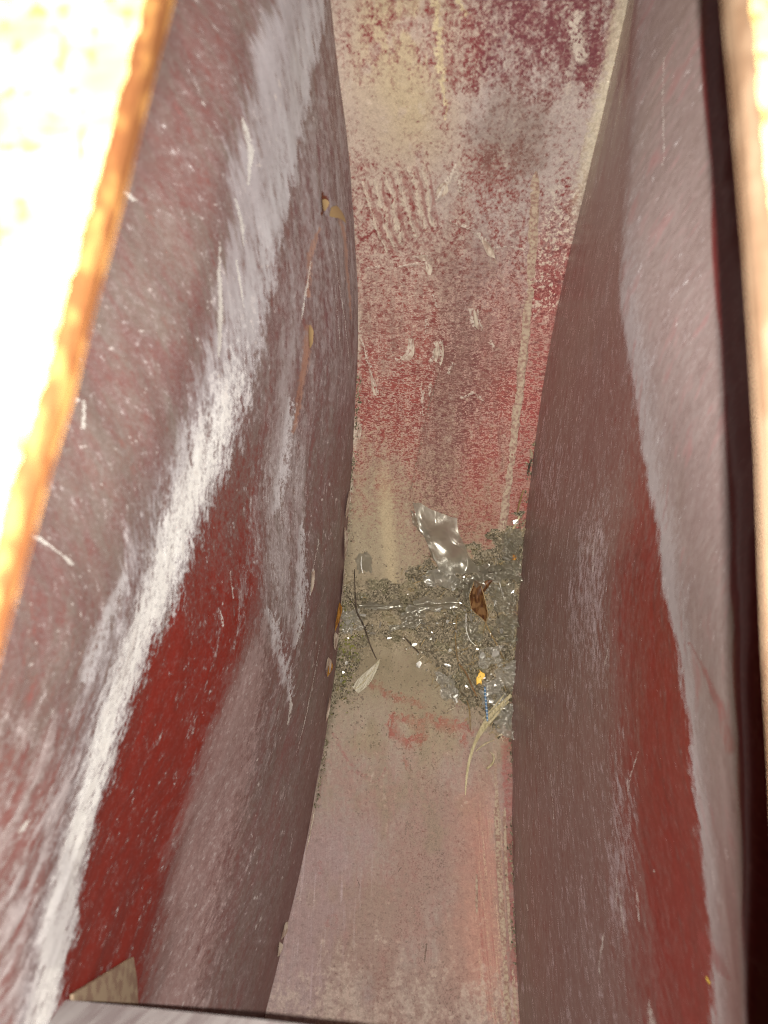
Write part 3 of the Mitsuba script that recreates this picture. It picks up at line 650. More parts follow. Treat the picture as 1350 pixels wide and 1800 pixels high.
def chip_color(p, n, uv):
    a = fbm(p.x / .003, p.y / .006, p.z / .006, octaves=3)
    return mix(C(.43, .365, .29), C(.27, .19, .15), smoothstep(.35, .65, a))
mat('pale_chip', mikit.proc(chip_color), .7, .2)
def ochre_color(p, n, uv):
    a = fbm(p.x / .002, p.y / .004, p.z / .004, octaves=3)
    return mix(C(.42, .20, .035), C(.22, .09, .02), smoothstep(.4, .62, a))
mat('ochre_rust', mikit.proc(ochre_color), .7, .2)
mat('tan_chip', rgb(.30, .20, .10), .6, .3)
for k, poly in enumerate([
    [(618, 842), (622, 855), (621, 872), (617, 858)], [(612, 862), (617, 868), (614, 890), (607, 912), (605, 895)], [(617, 872), (620, 876), (616, 900), (613, 914)],
    [(605, 925), (608, 940), (605, 985), (602, 962)], [(603, 998), (606, 1004), (602, 1040), (597, 1075), (598, 1040)], [(607, 1002), (609, 1015), (606, 1040), (603, 1050)],
    [(598, 1062), (600, 1085), (595, 1110), (594, 1090)], [(588, 1110), (592, 1118), (588, 1142), (583, 1132)], [(576, 1155), (580, 1162), (575, 1190), (570, 1180)],
    [(576, 1225), (579, 1228), (574, 1262), (571, 1270)], [(554, 1420), (556, 1424), (548, 1470), (545, 1482)], [(545, 1440), (549, 1450), (536, 1520), (532, 1540)],
    [(498, 1622), (504, 1620), (500, 1640), (493, 1652), (494, 1636)], [(490, 1655), (493, 1660), (487, 1682), (485, 1676)],
    [(546, 1005), (551, 1002), (550, 1022), (546, 1042), (543, 1030)]]):
    put(lp + '__paint_flake', flake(left, poly, .0008, .0016, k), 'pale_chip', smooth=True)
put(lp + '__paint_flake', flake(left, [(594, 1058), (598, 1066), (593, 1092), (587, 1110), (587, 1085)], .0012, .0020, 31), 'ochre_rust', 'orange rust flake in the left joint', smooth=True)
put(lp + '__paint_flake', flake(left, [(580, 1160), (582, 1170), (577, 1185), (573, 1190), (574, 1175)], .0010, .0012, 32), 'ochre_rust', smooth=True)
put(lp + '__paint_flake', flake(left, [(578, 364), (588, 361), (600, 370), (604, 392), (594, 384), (580, 380)], .0022, -.0024, 33), 'tan_chip', 'tan flake lifting below a rust hole', smooth=True)
put(lp + '__paint_flake', flake(left, [(560, 354), (567, 349), (571, 356), (567, 370), (562, 366)], .0016, .0022, 34), 'tan_chip', smooth=True)
put(lp + '__paint_flake', flake(left, [(543, 570), (548, 582), (548, 600), (543, 612), (539, 596)], .0008, .0014, 35), 'tan_chip', smooth=True)
for k, (poly, c) in enumerate([
    ([(846, 420), (858, 424), (866, 436), (870, 452), (858, 446), (850, 432)], .003), ([(718, 592), (727, 596), (728, 618), (716, 632), (704, 630), (716, 612)], .002),
    ([(768, 598), (772, 612), (766, 636), (762, 618)], .0016), ([(777, 600), (780, 620), (774, 642), (771, 625)], .0016), ([(832, 540), (838, 552), (842, 580), (834, 570)], .0022),
    ([(770, 326), (782, 318), (788, 330), (776, 344), (766, 342)], .0018), ([(736, 446), (750, 448), (748, 458), (738, 456)], .0016), ([(750, 462), (760, 468), (756, 482), (748, 474)], .0018),
    ([(652, 655), (658, 668), (666, 692), (660, 694), (653, 676)], .0016), ([(632, 744), (636, 752), (632, 772), (629, 760)], .001)]):
    put(fp + '__paint_flake', flake(floor, poly, .0010, c, 60 + k, .6), 'pale_chip', smooth=True)

# ------------------------------------------------------------------ debris in the trough
SOIL = Polygon([(583, 1045), (640, 1040), (700, 1034), (745, 1005), (790, 985), (835, 985), (865, 975), (905, 915), (922, 905), (915, 1060), (908, 1290), (870, 1290), (838, 1262), (800, 1232), (768, 1196), (738, 1150),
                (700, 1128), (668, 1140), (640, 1185), (612, 1222), (572, 1246)])
def soil_density(x, y):
    n = (meshkit.fbm(np.stack([x / 26., y / 20., 0 * x], -1), 3, 3) - .5)
    d = np.zeros_like(x)
    for k in (-18, -6, 6, 18):
        poly = SOIL.buffer(k)
        d += .25 * contains_xy(poly, x + 46 * n, y + 40 * n)
    m = (meshkit.fbm(np.stack([x / 60., y / 45., 0 * x + 3], -1), 2, 8) - .5)
    return np.clip(d * (.5 + 1.3 * (n + .3)) * np.clip(1.0 + 2.0 * m + .0016 * (x - 700), .12, 1), 0, 1)
def floor_pt(x, y, h):
    d = Fd(y); base = P(x, y, d)
    i = np.clip(np.round(floor.row(y)).astype(int), 0, len(floor.t) - 1)
    return base + floor.N[i, 0] * np.asarray(h)[..., None]
yy, xx = np.meshgrid(np.linspace(890, 1310, 190), np.linspace(560, 945, 200), indexing='ij')
dens = soil_density(xx, yy)
dm = np.clip((dens - .22) / .78, 0, 1)
hh = dm * (.0010 + .0080 * meshkit.fbm(np.stack([xx / 18., yy / 12., 0 * xx], -1), 4, 5) * dm) - .0007
V = floor_pt(xx, yy, hh); gf = grid_faces(*xx.shape)
keep = (dens.ravel()[gf].max(1) > .02)
gf = gf[keep]
mound = trimesh.Trimesh(V.reshape(-1, 3), np.vstack([gf[:, [0, 1, 2]], gf[:, [0, 2, 3]]]), process=False)
mound.remove_unreferenced_vertices()
def soil_color(p, n, uv):
    a = noise(p.x / .0016, p.y / .0016, p.z / .0016); b = fbm(p.x / .012, p.y / .012, 5.0, octaves=3); c = cell_rand(dr.floor(p.x / .0011), dr.floor(p.y / .0011), 3)
    d = fbm(p.x / .03, p.y / .022, 1.0, octaves=3)
    col = mix(C(.205, .172, .120), C(.098, .082, .054), smoothstep(.3, .7, a))
    col = mix(col, C(.27, .218, .145), .8 * smoothstep(.5, .64, d))
    col = mix(col, C(.135, .125, .065), .35 * smoothstep(.52, .7, b))
    col = mix(col, C(.36, .30, .215), dr.select(c > .90, .7, 0.))
    return mix(col, C(.035, .028, .018), dr.select(c < .10, .8, 0.))
mat('soil_mix', mikit.proc(soil_color), .9, .1)
put('soil', mound, 'soil_mix', 'damp olive brown soil caught in the trough of the chute', 'soil', kind='stuff', smooth=True)

def crumbs(count, rmin, rmax, seed, thr):
    r = np.random.default_rng(seed); ico = trimesh.creation.icosahedron(); V, F = [], []; n = 0
    while n < count:
        x, y = r.uniform(570, 925, 400), r.uniform(900, 1300, 400); d = soil_density(x, y)
        ok = r.random(400) < np.maximum(d - .05, .012 * (y > 960)) * thr
        for px, py, dd in zip(x[ok], y[ok], d[ok]):
            s = rmin * (rmax / rmin) ** r.random(); v = ico.vertices * s * r.uniform(.5, 1.4, 3) * r.uniform(.8, 1.2, (12, 1))
            v = v @ trimesh.transformations.random_rotation_matrix(r.random(3))[:3, :3].T
            V.append(v + floor_pt(px, py, dd * .0045 * r.random() + s * .3)); F.append(ico.faces + 12 * n); n += 1
            if n >= count: break
    return trimesh.Trimesh(np.vstack(V), np.vstack(F), process=False)
put('soil_crumbs', crumbs(9000, .0003, .0011, 5, 1.), 'soil_mix', 'loose crumbs of soil scattered over the trough', 'soil', kind='stuff', smooth=False)
def joint_grit(line, y0, y1, count, side, seed):
    r = np.random.default_rng(seed); ico = trimesh.creation.icosahedron(); out = []
    while len(out) < count:
        y = r.uniform(y0, y1); x = np.interp(y, *line) + side * abs(r.normal(0, 3.5)); 
        if meshkit.noise(np.array([y / 23., seed, 0.])) < .38: continue
        s_ = r.uniform(.0003, .0010)
        out.append(trimesh.Trimesh((ico.vertices * s_ * r.uniform(.5, 1.5, 3) * r.uniform(.8, 1.2, (12, 1))) * [1, 1.6, 1] + floor_pt(x, y, .0006 + .003 * r.random() * np.exp(-abs(x - np.interp(y, *line)) / 4)), ico.faces, process=False))
    return join(out)
put('joint_grit', join([joint_grit(LX, 640, 1420, 420, 1, 3), joint_grit(RX, 740, 980, 130, -1, 4), joint_grit(RX, 1250, 1700, 160, -1, 6)]), 'soil_mix', 'dark grit packed along the joints between floor and side walls', 'grit', kind='stuff', smooth=False)
def moss_color(p, n, uv):
    c = cell_rand(dr.floor(p.x / .0014), dr.floor(p.y / .0014), 8)
    return mix(C(.10, .105, .03), C(.20, .19, .05), c)
mat('moss', mikit.proc(moss_color), .9, .1)
def moss():
    r = np.random.default_rng(31); ico = trimesh.creation.icosahedron(); out = []
    for k in range(240):
        px, py = r.normal(606, 12), r.normal(1142, 40); s = r.uniform(.0005, .0014)
        if px < np.interp(py, *LX) + 3: continue
        out.append(trimesh.Trimesh(ico.vertices * s * r.uniform(.5, 1.4, 3) + floor_pt(px, py, .003 * r.random()), ico.faces, process=False))
    return join(out)
put('moss', moss(), 'moss', 'green moss crumbs beside the left wall of the trough', 'moss', kind='stuff', smooth=False)

# fine fibres and chaff
def chaff_color(p, n, uv):
    c = cell_rand(dr.floor(p.x / .009), dr.floor(p.y / .009), 9)
    return mix(mix(C(.10, .07, .035), C(.30, .22, .11), smoothstep(.2, .6, c)), C(.50, .44, .32), smoothstep(.85, .95, c))
mat('chaff_mix', mikit.proc(chaff_color), .8, .15)
def chaff(count, seed):
    r = np.random.default_rng(seed); out = []
    while len(out) < count:
        px, py = r.uniform(575, 918), r.uniform(905, 1300)
        d = soil_density(np.array([px]), np.array([py]))[0]
        right_side = np.clip((px - 600) / 300, .25, 1)
        if r.random() > d * right_side: continue
        L, th, b = r.uniform(.003, .012), r.uniform(0, np.pi), r.normal(0, .25)
        t = np.linspace(-.5, .5, 5)
        q = np.stack([np.cos(th) * t * L - np.sin(th) * b * L * t * t, np.sin(th) * t * L + np.cos(th) * b * L * t * t], -1)
        pp = floor_pt(px + q[:, 0] * 1550, py - q[:, 1] * 1400, .0015 + .004 * d * r.random() + 0 * t + r.normal(0, .0006) * t * 4)
        out.append(tube(pp, r.uniform(.00015, .00042) * np.array([.6, 1, 1, 1, .5]), 4))
    return join(out)
put('plant_chaff', chaff(800, 77), 'chaff_mix', 'short fibres and chaff mixed through the soil', 'chaff', kind='stuff', smooth=True)

# stems, twigs and straw that can be told apart
def wood(name, c1, c2, sc=.004, rough=.7):
    def f(p, n, uv):
        return mix(C(*c1), C(*c2), smoothstep(.35, .65, fbm(p.x / sc * 3, p.y / sc, p.z / sc, octaves=3)))
    return mat(name, mikit.proc(f), rough, .2)
wood('twig_bark', (.075, .055, .038), (.035, .026, .018)); wood('dry_stem', (.24, .165, .075), (.15, .095, .04)); wood('straw', (.43, .37, .235), (.31, .26, .145)); wood('reed_stem', (.21, .10, .035), (.13, .07, .03))

def stem(key, px, r, m, label, cat, lifts=.003, group=None):
    px = np.array(px, float); l = np.broadcast_to(np.asarray(lifts, float), (len(px),))
    pts = spline(np.array([floor_pt(np.array(x), np.array(y), np.array(h)) for (x, y), h in zip(px, l)]), 30)
    rr = np.interp(np.linspace(0, 1, 30), np.linspace(0, 1, len(np.atleast_1d(r))), np.atleast_1d(r)) * (1 + .15 * np.sin(np.arange(30) * 2.3))
    return put(key, tube(pts, rr, 7), m, label, cat, group, smooth=True)
k = stem('dark_twig', [(623, 1000), (624, 1030), (627, 1066), (640, 1098), (651, 1132), (662, 1158)], [.0005, .0007, .0010, .0010, .0008, .0006], 'twig_bark', 'long thin dark twig lying bent across the soil beside the left wall', 'twig', [.002, .004, .010, .011, .009, .006])
stem(k + '__side_shoot', [(627, 1066), (616, 1052), (608, 1044)], [.0006, .0003], 'twig_bark', None, None, [.005, .004, .002])
stem(k + '__side_shoot', [(642, 1103), (648, 1092)], [.0006, .0003], 'twig_bark', None, None, [.006, .007])
stem('dark_twig', [(710, 1118), (722, 1132), (736, 1147)], [.0006, .0010, .0007], 'twig_bark', 'short dark twig on the bare patch in the middle of the soil', 'twig', [.004, .003, .002])
k = stem('dark_twig', [(838, 999), (850, 1000), (866, 1000), (884, 995)], [.0006, .0010, .0010, .0005], 'twig_bark', 'dark twig lying level just above the curled brown leaf', 'twig', .010)
stem(k + '__side_shoot', [(848, 1000), (851, 1010), (850, 1020)], [.0007, .0004], 'twig_bark', None, None, [.010, .009, .008])
stem('dark_twig', [(816, 1026), (808, 1040), (799, 1056)], [.0005, .0009, .0007], 'twig_bark', 'dark twig slanting down to the left from the curled brown leaf', 'twig', .006)
stem('dark_twig', [(812, 1020), (824, 1021), (834, 1018)], [.0006, .0010, .0006], 'twig_bark', 'stubby dark twig touching the top of the curled brown leaf', 'twig', .008)
stem('dark_twig', [(868, 1062), (874, 1080), (878, 1102)], [.0004, .0005, .0003], 'twig_bark', 'hair thin dark twig to the right of the curled brown leaf', 'twig', .006)
stem('dark_twig', [(935, 806), (930, 818), (927, 832)], [.0009, .0013, .0006], 'twig_bark', 'tiny black twig stuck in the right wall joint well above the debris', 'twig', .002)
stem('dry_stem', [(852, 1092), (861, 1112), (872, 1132), (884, 1158)], [.0006, .0009, .0008, .0005], 'dry_stem', 'tan stem running down to the right below the curled brown leaf', 'stem', [.007, .006, .005, .004])
stem('dry_stem', [(860, 1070), (853, 1090), (848, 1112)], [.0005, .0007, .0004], 'dry_stem', 'tan stem slanting down from the tip of the curled brown leaf', 'stem', .007)
stem('dry_stem', [(803, 1080), (800, 1120), (803, 1155), (812, 1180)], [.0005, .0006, .0006, .0004], 'dry_stem', 'long thin tan stem hanging down left of the yellow flake', 'stem', .005)
stem('dry_stem', [(805, 1165), (818, 1182), (828, 1205), (838, 1226)], [.0005, .0008, .0008, .0005], 'reed_stem', 'reddish brown stem slanting down just left of the yellow flake', 'stem', .005)
stem('dry_stem', [(820, 1232), (825, 1255), (826, 1285)], [.0006, .0008, .0005], 'dry_stem', 'tan stem standing upright below the reddish brown stem', 'stem', .004)
stem('dry_stem', [(885, 1165), (883, 1190), (888, 1215)], [.0005, .0006, .0004], 'dry_stem', 'thin tan stem upright against the right wall above the forked straw', 'stem', .005)
stem('dry_stem', [(912, 905), (902, 925), (892, 940)], [.0010, .0014, .0012], 'straw', 'short yellowish stem slanting from the right wall joint above the debris', 'stem', .004)
stem('dry_stem', [(920, 860), (914, 878), (909, 900)], [.0006, .0012, .0007], 'dry_stem', 'brown stem wedged along the right wall joint', 'stem', .002)
stem('dry_stem', [(860, 1322), (868, 1332), (855, 1352)], [.0004, .0010, .0012], 'straw', 'short pale straw bit right of the forked straw tip', 'straw', .002)
mat('white_thread', rgb(.62, .60, .54), .5, .3)
stem('white_thread', [(636, 977), (635, 990), (638, 1006)], [.0004, .0006, .0005], 'white_thread', 'short white thread on the dusty floor above the soil, left side', 'thread', .002)
stem('white_thread', [(818, 1075), (818, 1100), (824, 1122), (836, 1134)], [.0004, .0005, .0005, .0003], 'white_thread', 'curved white thread hanging below left of the curled brown leaf', 'thread', .008)
stem('white_thread', [(876, 1018), (880, 1034), (884, 1046)], [.0005, .0006, .0003], 'white_thread', 'straight white thread right of the curled brown leaf', 'thread', .009)

def blade(path, width, lift, th=.0003, arch=.15, n=40, m=7, twist=0):
    """a leaf or straw blade: a thin two-sided strip, arched across"""
    p = spline(np.array(path, float), n); w = np.interp(np.linspace(0, 1, n), np.linspace(0, 1, len(width)), width)
    l = np.interp(np.linspace(0, 1, n), np.linspace(0, 1, len(np.atleast_1d(lift))), np.atleast_1d(lift))
    c = np.array([floor_pt(np.array(x), np.array(y), np.array(h)) for (x, y), h in zip(p, l)])
    t = np.gradient(c, axis=0); t /= np.linalg.norm(t, axis=1, keepdims=True)
    nn = np.array([floor.N[int(np.clip(round(floor.row(y)), 0, len(floor.t) - 1)), 0] for _, y in p])
    s = np.cross(nn, t); s /= np.linalg.norm(s, axis=1, keepdims=True)
    if twist:
        a = np.linspace(0, twist, n)[:, None]; s, nn = s * np.cos(a) + nn * np.sin(a), nn * np.cos(a) - s * np.sin(a)
    a = np.linspace(-1, 1, m)
    V = c[:, None] + s[:, None] * (a[None, :, None] * w[:, None, None]) + nn[:, None] * (arch * a[None, :, None] ** 2 * w[:, None, None])
    B = V - nn[:, None] * th
    gf = grid_faces(n, m); N = n * m
    f = np.vstack([gf, gf[:, ::-1] + N])
    rim_ = [[i * m, (i + 1) * m, N + (i + 1) * m, N + i * m] for i in range(n - 1)] + [[(i + 1) * m - 1, N + (i + 1) * m - 1, N + (i + 2) * m - 1, (i + 2) * m - 1] for i in range(n - 1)]
    f = np.vstack([f, rim_])
    return trimesh.Trimesh(np.vstack([V.reshape(-1, 3), B.reshape(-1, 3)]), np.vstack([f[:, [0, 1, 2]], f[:, [0, 2, 3]]]), process=False), c, s, nn, w

# forked straw
k = thing('forked_straw', 'long pale forked straw curving down out of the debris near the right wall', 'straw')
put(k + '__blade', blade([(897, 1222), (880, 1240), (860, 1262), (842, 1290), (830, 1320), (822, 1352), (818, 1398)], [.0016, .0021, .0022, .0017, .0015, .0012, .0005], [.006, .008, .007, .005, .003, .002, .001], arch=.5)[0], 'straw', smooth=True)
put(k + '__blade', blade([(893, 1234), (872, 1258), (852, 1282), (840, 1300), (832, 1318)], [.0008, .0014, .0014, .0010, .0004], [.006, .007, .006, .004, .003], arch=.6)[0], 'straw', smooth=True)
put(k + '__blade', blade([(884, 1222), (866, 1246), (846, 1268)], [.0005, .0010, .0005], [.009, .010, .009], arch=.6)[0], 'straw', smooth=True)
stem('dry_stem', [(868, 1302), (850, 1310), (836, 1322)], [.0004, .0008, .0004], 'straw', 'faint pale straw bit crossing right of the forked straw', 'straw', .002)

# curled brown leaf
def leaf_color(p, n, uv):
    a = fbm(p.x / .0015, p.y / .006, p.z / .006, octaves=3); b = fbm(p.x / .008, p.y / .008, p.z / .008, octaves=2)
    return mix(mix(C(.135, .060, .020), C(.065, .026, .010), smoothstep(.35, .6, a)), C(.22, .12, .05), .7 * smoothstep(.52, .68, b))
mat('brown_leaf', mikit.proc(leaf_color), .5, .35)
mat('leaf_edge', rgb(.31, .21, .10), .5, .3)
k = thing('curled_leaf', 'curled brown dry leaf with pale edges standing in the debris', 'leaf')
bm, c, s_, n_, w_ = blade([(836, 1014), (836, 1030), (841, 1050), (850, 1072), (853, 1091)], [.0030, .0080, .0090, .0065, .0008], [.010, .013, .013, .010, .005], arch=.95, n=50, m=13, twist=.7)
put(k + '__blade', bm, 'brown_leaf', smooth=True)
for sg in (-1, 1):
    put(k + '__leaf_edge', tube(c + s_ * sg * w_[:, None] + n_ * .95 * w_[:, None], .0004, 6), 'leaf_edge', smooth=True)
fb, *_ = blade([(862, 1012), (850, 1020), (840, 1030), (834, 1044), (836, 1056)], [.0012, .0042, .0050, .0035, .0006], [.014, .016, .017, .017, .015], arch=-.6, n=30, m=7, twist=.5)
put(k + '__folded_tip', fb, 'brown_leaf', smooth=True)

# pale leaf like a feather
def pale_leaf_color(p, n, uv):
    a = streaks(p.x - .55 * p.y, p.y, .0012, .012, 51)
    return mix(C(.46, .43, .34), C(.27, .23, .15), smoothstep(.35, .8, a))
mat('pale_leaf', mikit.proc(pale_leaf_color), .55, .3)
k = thing('pale_leaf', 'pointed pale grey dry leaf lying at the lower left edge of the soil', 'leaf')
bm, c, s_, n_, w_ = blade([(668, 1157), (661, 1170), (650, 1185), (638, 1199), (624, 1213)], [.0004, .0030, .0058, .0066, .0052], [.008, .007, .006, .005, .003], arch=-.35, n=40, m=9)
put(k + '__blade', bm, 'pale_leaf', smooth=30)
put(k + '__midrib', tube(c + n_ * .0002, .0004, 6), 'straw', smooth=True)

# yellow flake, striped sliver, orange bits
def yellow_color(p, n, uv):
    a = fbm(p.x / .0025, p.y / .0025, p.z / .0025, octaves=3)
    return mix(C(.74, .45, .06), C(.30, .17, .03), smoothstep(.58, .66, a))
mat('yellow_coat', mikit.proc(yellow_color), .5, .3)
def chip(poly, lift, thick, seed, tilt=0.):
    pts = spline(np.vstack([poly, poly[:1]]).astype(float), 25)[:-1]; c = pts.mean(0)
    z = lambda q: lift + tilt * (q[:, 1] - c[1]) * -.0005 + .0006 * meshkit.noise(np.c_[q / 4., np.full(len(q), seed)])
    V = []
    for r, dz in ((0, 0), (.5, 0), (.9, 0), (1, -thick * .4), (1, -thick)):
        q = c + (pts - c) * r
        V.append(floor_pt(q[:, 0], q[:, 1], z(q) + thick + dz))
    V = np.vstack(V); n = len(pts)
    gf = np.array([[i * n + j, i * n + (j + 1) % n, (i + 1) * n + (j + 1) % n, (i + 1) * n + j] for i in range(4) for j in range(n)])
    return trimesh.Trimesh(V, np.vstack([gf[:, [0, 1, 2]], gf[:, [0, 2, 3]]]), process=False)
put('yellow_flake', chip([(842, 1176), (846, 1181), (851, 1183), (851, 1192), (846, 1195), (845, 1203), (840, 1200), (837, 1204), (836, 1192), (839, 1186)], .006, .0012, 3), 'yellow_coat', 'bright yellow plastic flake in the debris near the right wall', 'flake', smooth=30)
put('orange_crumb', chip([(898, 970), (906, 972), (904, 980), (898, 979)], .006, .0030, 5), 'ochre_rust', 'small orange brown crumb beside the right wall above the debris', 'crumb', smooth=30)
def stripe_color(p, n, uv):
    a = p.y / .0034
    return mix(C(.06, .13, .24), C(.36, .42, .44), smoothstep(.55, .75, a - dr.floor(a)) * smoothstep(1., .9, a - dr.floor(a)))
mat('striped_plastic', mikit.proc(stripe_color), .4, .4)
k = stem('striped_sliver', [(850, 1207), (851, 1226), (853, 1248), (855, 1272)], [.0011, .0013, .0013, .0010], 'striped_plastic', 'blue and white striped thin plastic sliver standing below the yellow flake', 'sliver', [.010, .011, .011, .010])

# clear plastic: torn film and shards
# thin plastic: mostly clear, so that the light and what lies below come through, with a sharp sheen
def clear_plastic(name, opacity, base, rough, metal):
    scene[name] = {'type': 'mask', 'opacity': opacity, 'bsdf': {'type': 'twosided', 'bsdf': {'type': 'principled', 'base_color': rgb(*base), 'roughness': rough, 'metallic': metal, 'specular': 1.0, 'clearcoat': 1.0, 'clearcoat_gloss': .95}}}
clear_plastic('clear_film', .46, (.27, .25, .19), .24, .40)
clear_plastic('milky_film', .44, (.38, .36, .30), .26, .25)
def film(poly, seed, amp=.004, n=46, cr=9., ridge=0.):
    """crumpled film: corners a b c d (photo places, lift in m), rippled"""
    (ax, ay, al), (bx, by, bl), (cx, cy, cl), (dx, dy, dl) = poly
    s, t = np.meshgrid(np.linspace(0, 1, n), np.linspace(0, 1, n), indexing='ij')
    f = lambda a, b, c, d: (a * (1 - s) + b * s) * (1 - t) + (d * (1 - s) + c * s) * t
    x, y, l = f(ax, bx, cx, dx), f(ay, by, cy, dy), f(al, bl, cl, dl)
    wob = (meshkit.fbm(np.stack([s * 3, t * 3, 0 * s + seed], -1), 3, seed) - .5)
    wob2 = (meshkit.fbm(np.stack([s * 3, t * 3, 0 * s + seed + 9], -1), 3, seed + 4) - .5)
    ed = 1 - np.minimum(np.minimum(s, 1 - s), np.minimum(t, 1 - t)) * 1.4
    x = x + wob * 16 * ed; y = y + wob2 * 16 * ed
    q = np.stack([x / cr, y / cr, 0 * x + seed], -1)
    r = 1 - np.abs(2 * meshkit.fbm(q, 2, seed) - 1) * 1.6
    l = l + ridge * np.sin(np.pi * t) ** 2 * (.7 + .6 * wob) + .5 * ridge * np.sin(2.6 * np.pi * t + 2 * wob2)
    h = np.maximum(l + amp * (r - .5) + .4 * amp * (meshkit.noise(q * 2.3, seed + 2) - .5), .0006)
    V = floor_pt(x, y, h); gf = grid_faces(n, n)
    return trimesh.Trimesh(V.reshape(-1, 3), np.vstack([gf[:, [0, 1, 2]], gf[:, [0, 2, 3]]]), process=False)
def afilm(c, seed, label, m='clear_film', **k):
    put('plastic_film', film(c, seed, **k), m, label, 'plastic film', smooth=True)
afilm([(722, 884, .004), (798, 902, .006), (836, 1000, .016), (768, 996, .022)], 3, 'largest torn sheet of clear plastic standing up at the upper edge of the debris', amp=.010, cr=70., ridge=.003)
afilm([(718, 890, .003), (742, 900, .006), (772, 992, .022), (744, 940, .002)], 4, 'narrow folded flap along the left side of the largest clear plastic sheet', amp=.004, cr=16.)
afilm([(632, 1058, .006), (700, 1048, .016), (704, 1062, .007), (640, 1070, .004)], 5, 'pointed strip of clear plastic at the left, above the bent dark twig', amp=.002, cr=22., ridge=.006)
afilm([(726, 1044, .014), (800, 1040, .018), (802, 1066, .006), (716, 1074, .004)], 6, 'broad shiny strip of clear plastic in the middle of the debris, below the largest sheet', amp=.004, cr=20., ridge=.008)
afilm([(676, 1112, .004), (720, 1104, .008), (752, 1086, .010), (690, 1098, .003)], 7, 'crescent of clear plastic curving below the broad shiny strip', amp=.003, cr=14., ridge=.004)
afilm([(838, 985, .014), (912, 976, .014), (914, 1012, .012), (846, 1016, .010)], 8, 'crumpled clear plastic behind the level dark twig', amp=.008, cr=12.)
afilm([(884, 930, .008), (918, 916, .010), (912, 978, .012), (878, 976, .008)], 9, 'crumpled clear plastic sticking up along the right wall, highest of the plastic', amp=.010, cr=8.)
afilm([(846, 1200, .004), (884, 1196, .006), (886, 1246, .006), (842, 1242, .004)], 10, 'dull clear plastic behind the striped sliver', 'milky_film', amp=.004, cr=14.)
afilm([(866, 1256, .006), (904, 1236, .010), (906, 1300, .006), (872, 1288, .003)], 11, 'dull clear plastic against the right wall, right of the forked straw', 'milky_film', amp=.006, cr=12.)
afilm([(858, 1024, .008), (906, 1016, .012), (908, 1072, .008), (866, 1076, .006)], 12, 'crumpled clear plastic right of the curled brown leaf', amp=.009, cr=9.)
afilm([(764, 1180, .003), (800, 1186, .006), (804, 1238, .004), (776, 1226, .003)], 13, 'dull clear plastic at the lower left end of the debris, left of the reddish stem', 'milky_film', amp=.005, cr=9.)
afilm([(622, 980, .001), (652, 966, .002), (650, 1002, .002), (630, 1006, .001)], 14, 'small dark clear scrap on the dusty floor beside the short white thread', amp=.001, cr=14.)
afilm([(838, 1138, .005), (880, 1132, .007), (884, 1168, .006), (842, 1170, .004)], 15, 'dull clear plastic just above the yellow flake', 'milky_film', amp=.005, cr=9.)

afilm([(800, 1010, .010), (846, 1004, .014), (838, 1050, .010), (806, 1046, .006)], 16, 'crumpled clear plastic directly under the largest sheet, left of the curled brown leaf', amp=.008, cr=14., ridge=.004)
afilm([(744, 1000, .006), (800, 996, .012), (806, 1030, .008), (750, 1030, .004)], 17, 'dull clear plastic under the bottom edge of the largest sheet', 'milky_film', amp=.006, cr=16.)
afilm([(868, 1080, .008), (906, 1074, .010), (906, 1130, .008), (862, 1122, .006)], 18, 'crumpled clear plastic against the right wall, level with the curved white thread', amp=.008, cr=10.)
afilm([(806, 1090, .006), (838, 1086, .009), (846, 1130, .006), (812, 1128, .004)], 19, 'small clear plastic piece in the loop of the curved white thread', amp=.006, cr=10.)
afilm([(870, 1168, .006), (904, 1160, .009), (904, 1216, .006), (874, 1206, .004)], 20, 'dull clear plastic against the right wall, just above the forked straw', 'milky_film', amp=.006, cr=10.)
afilm([(700, 1080, .004), (742, 1072, .008), (748, 1092, .006), (704, 1100, .003)], 21, 'thin clear plastic fold between the broad shiny strip and the crescent', amp=.003, cr=12., ridge=.004)
afilm([(604, 1072, .003), (634, 1066, .006), (640, 1108, .005), (606, 1112, .003)], 22, 'dull clear plastic left of the bent dark twig', 'milky_film', amp=.005, cr=10.)
clear_plastic('shard_glass', .55, (.36, .34, .29), .2, .3)
r = np.random.default_rng(12)
def shard(px, py, size, asp, ang, lift):
    c = floor_pt(np.array(px), np.array(py), np.array(lift))
    base = np.array([(-1, -.6), (-.3, -1), (.8, -.7), (1, .5), (.1, 1), (-.8, .6)]) * r.uniform(.6, 1.1, (6, 2)) * [size * asp, size]
    to = np.array(FLASH) * .5 + np.array([0, 0, H]) * .5 - c; to /= np.linalg.norm(to); sp = .10 if r.random() < .4 else .7
    R = trimesh.geometry.align_vectors([0, 0, 1], to + r.normal(0, sp, 3))[:3, :3] @ trimesh.transformations.rotation_matrix(ang, [0, 0, 1])[:3, :3]; R = R[:3, :3]
    q = np.c_[base, r.normal(0, size * .06, 6)] @ R.T + c
    lo = q + R[:, 2] * -.0005
    n = 6; f = [[0, i, i + 1] for i in range(1, 5)] + [[n, n + i + 1, n + i] for i in range(1, 5)] + [[i, n + i, n + (i + 1) % n] for i in range(n)] + [[i, n + (i + 1) % n, (i + 1) % n] for i in range(n)]
    return trimesh.Trimesh(np.vstack([q, lo]), f, process=False)
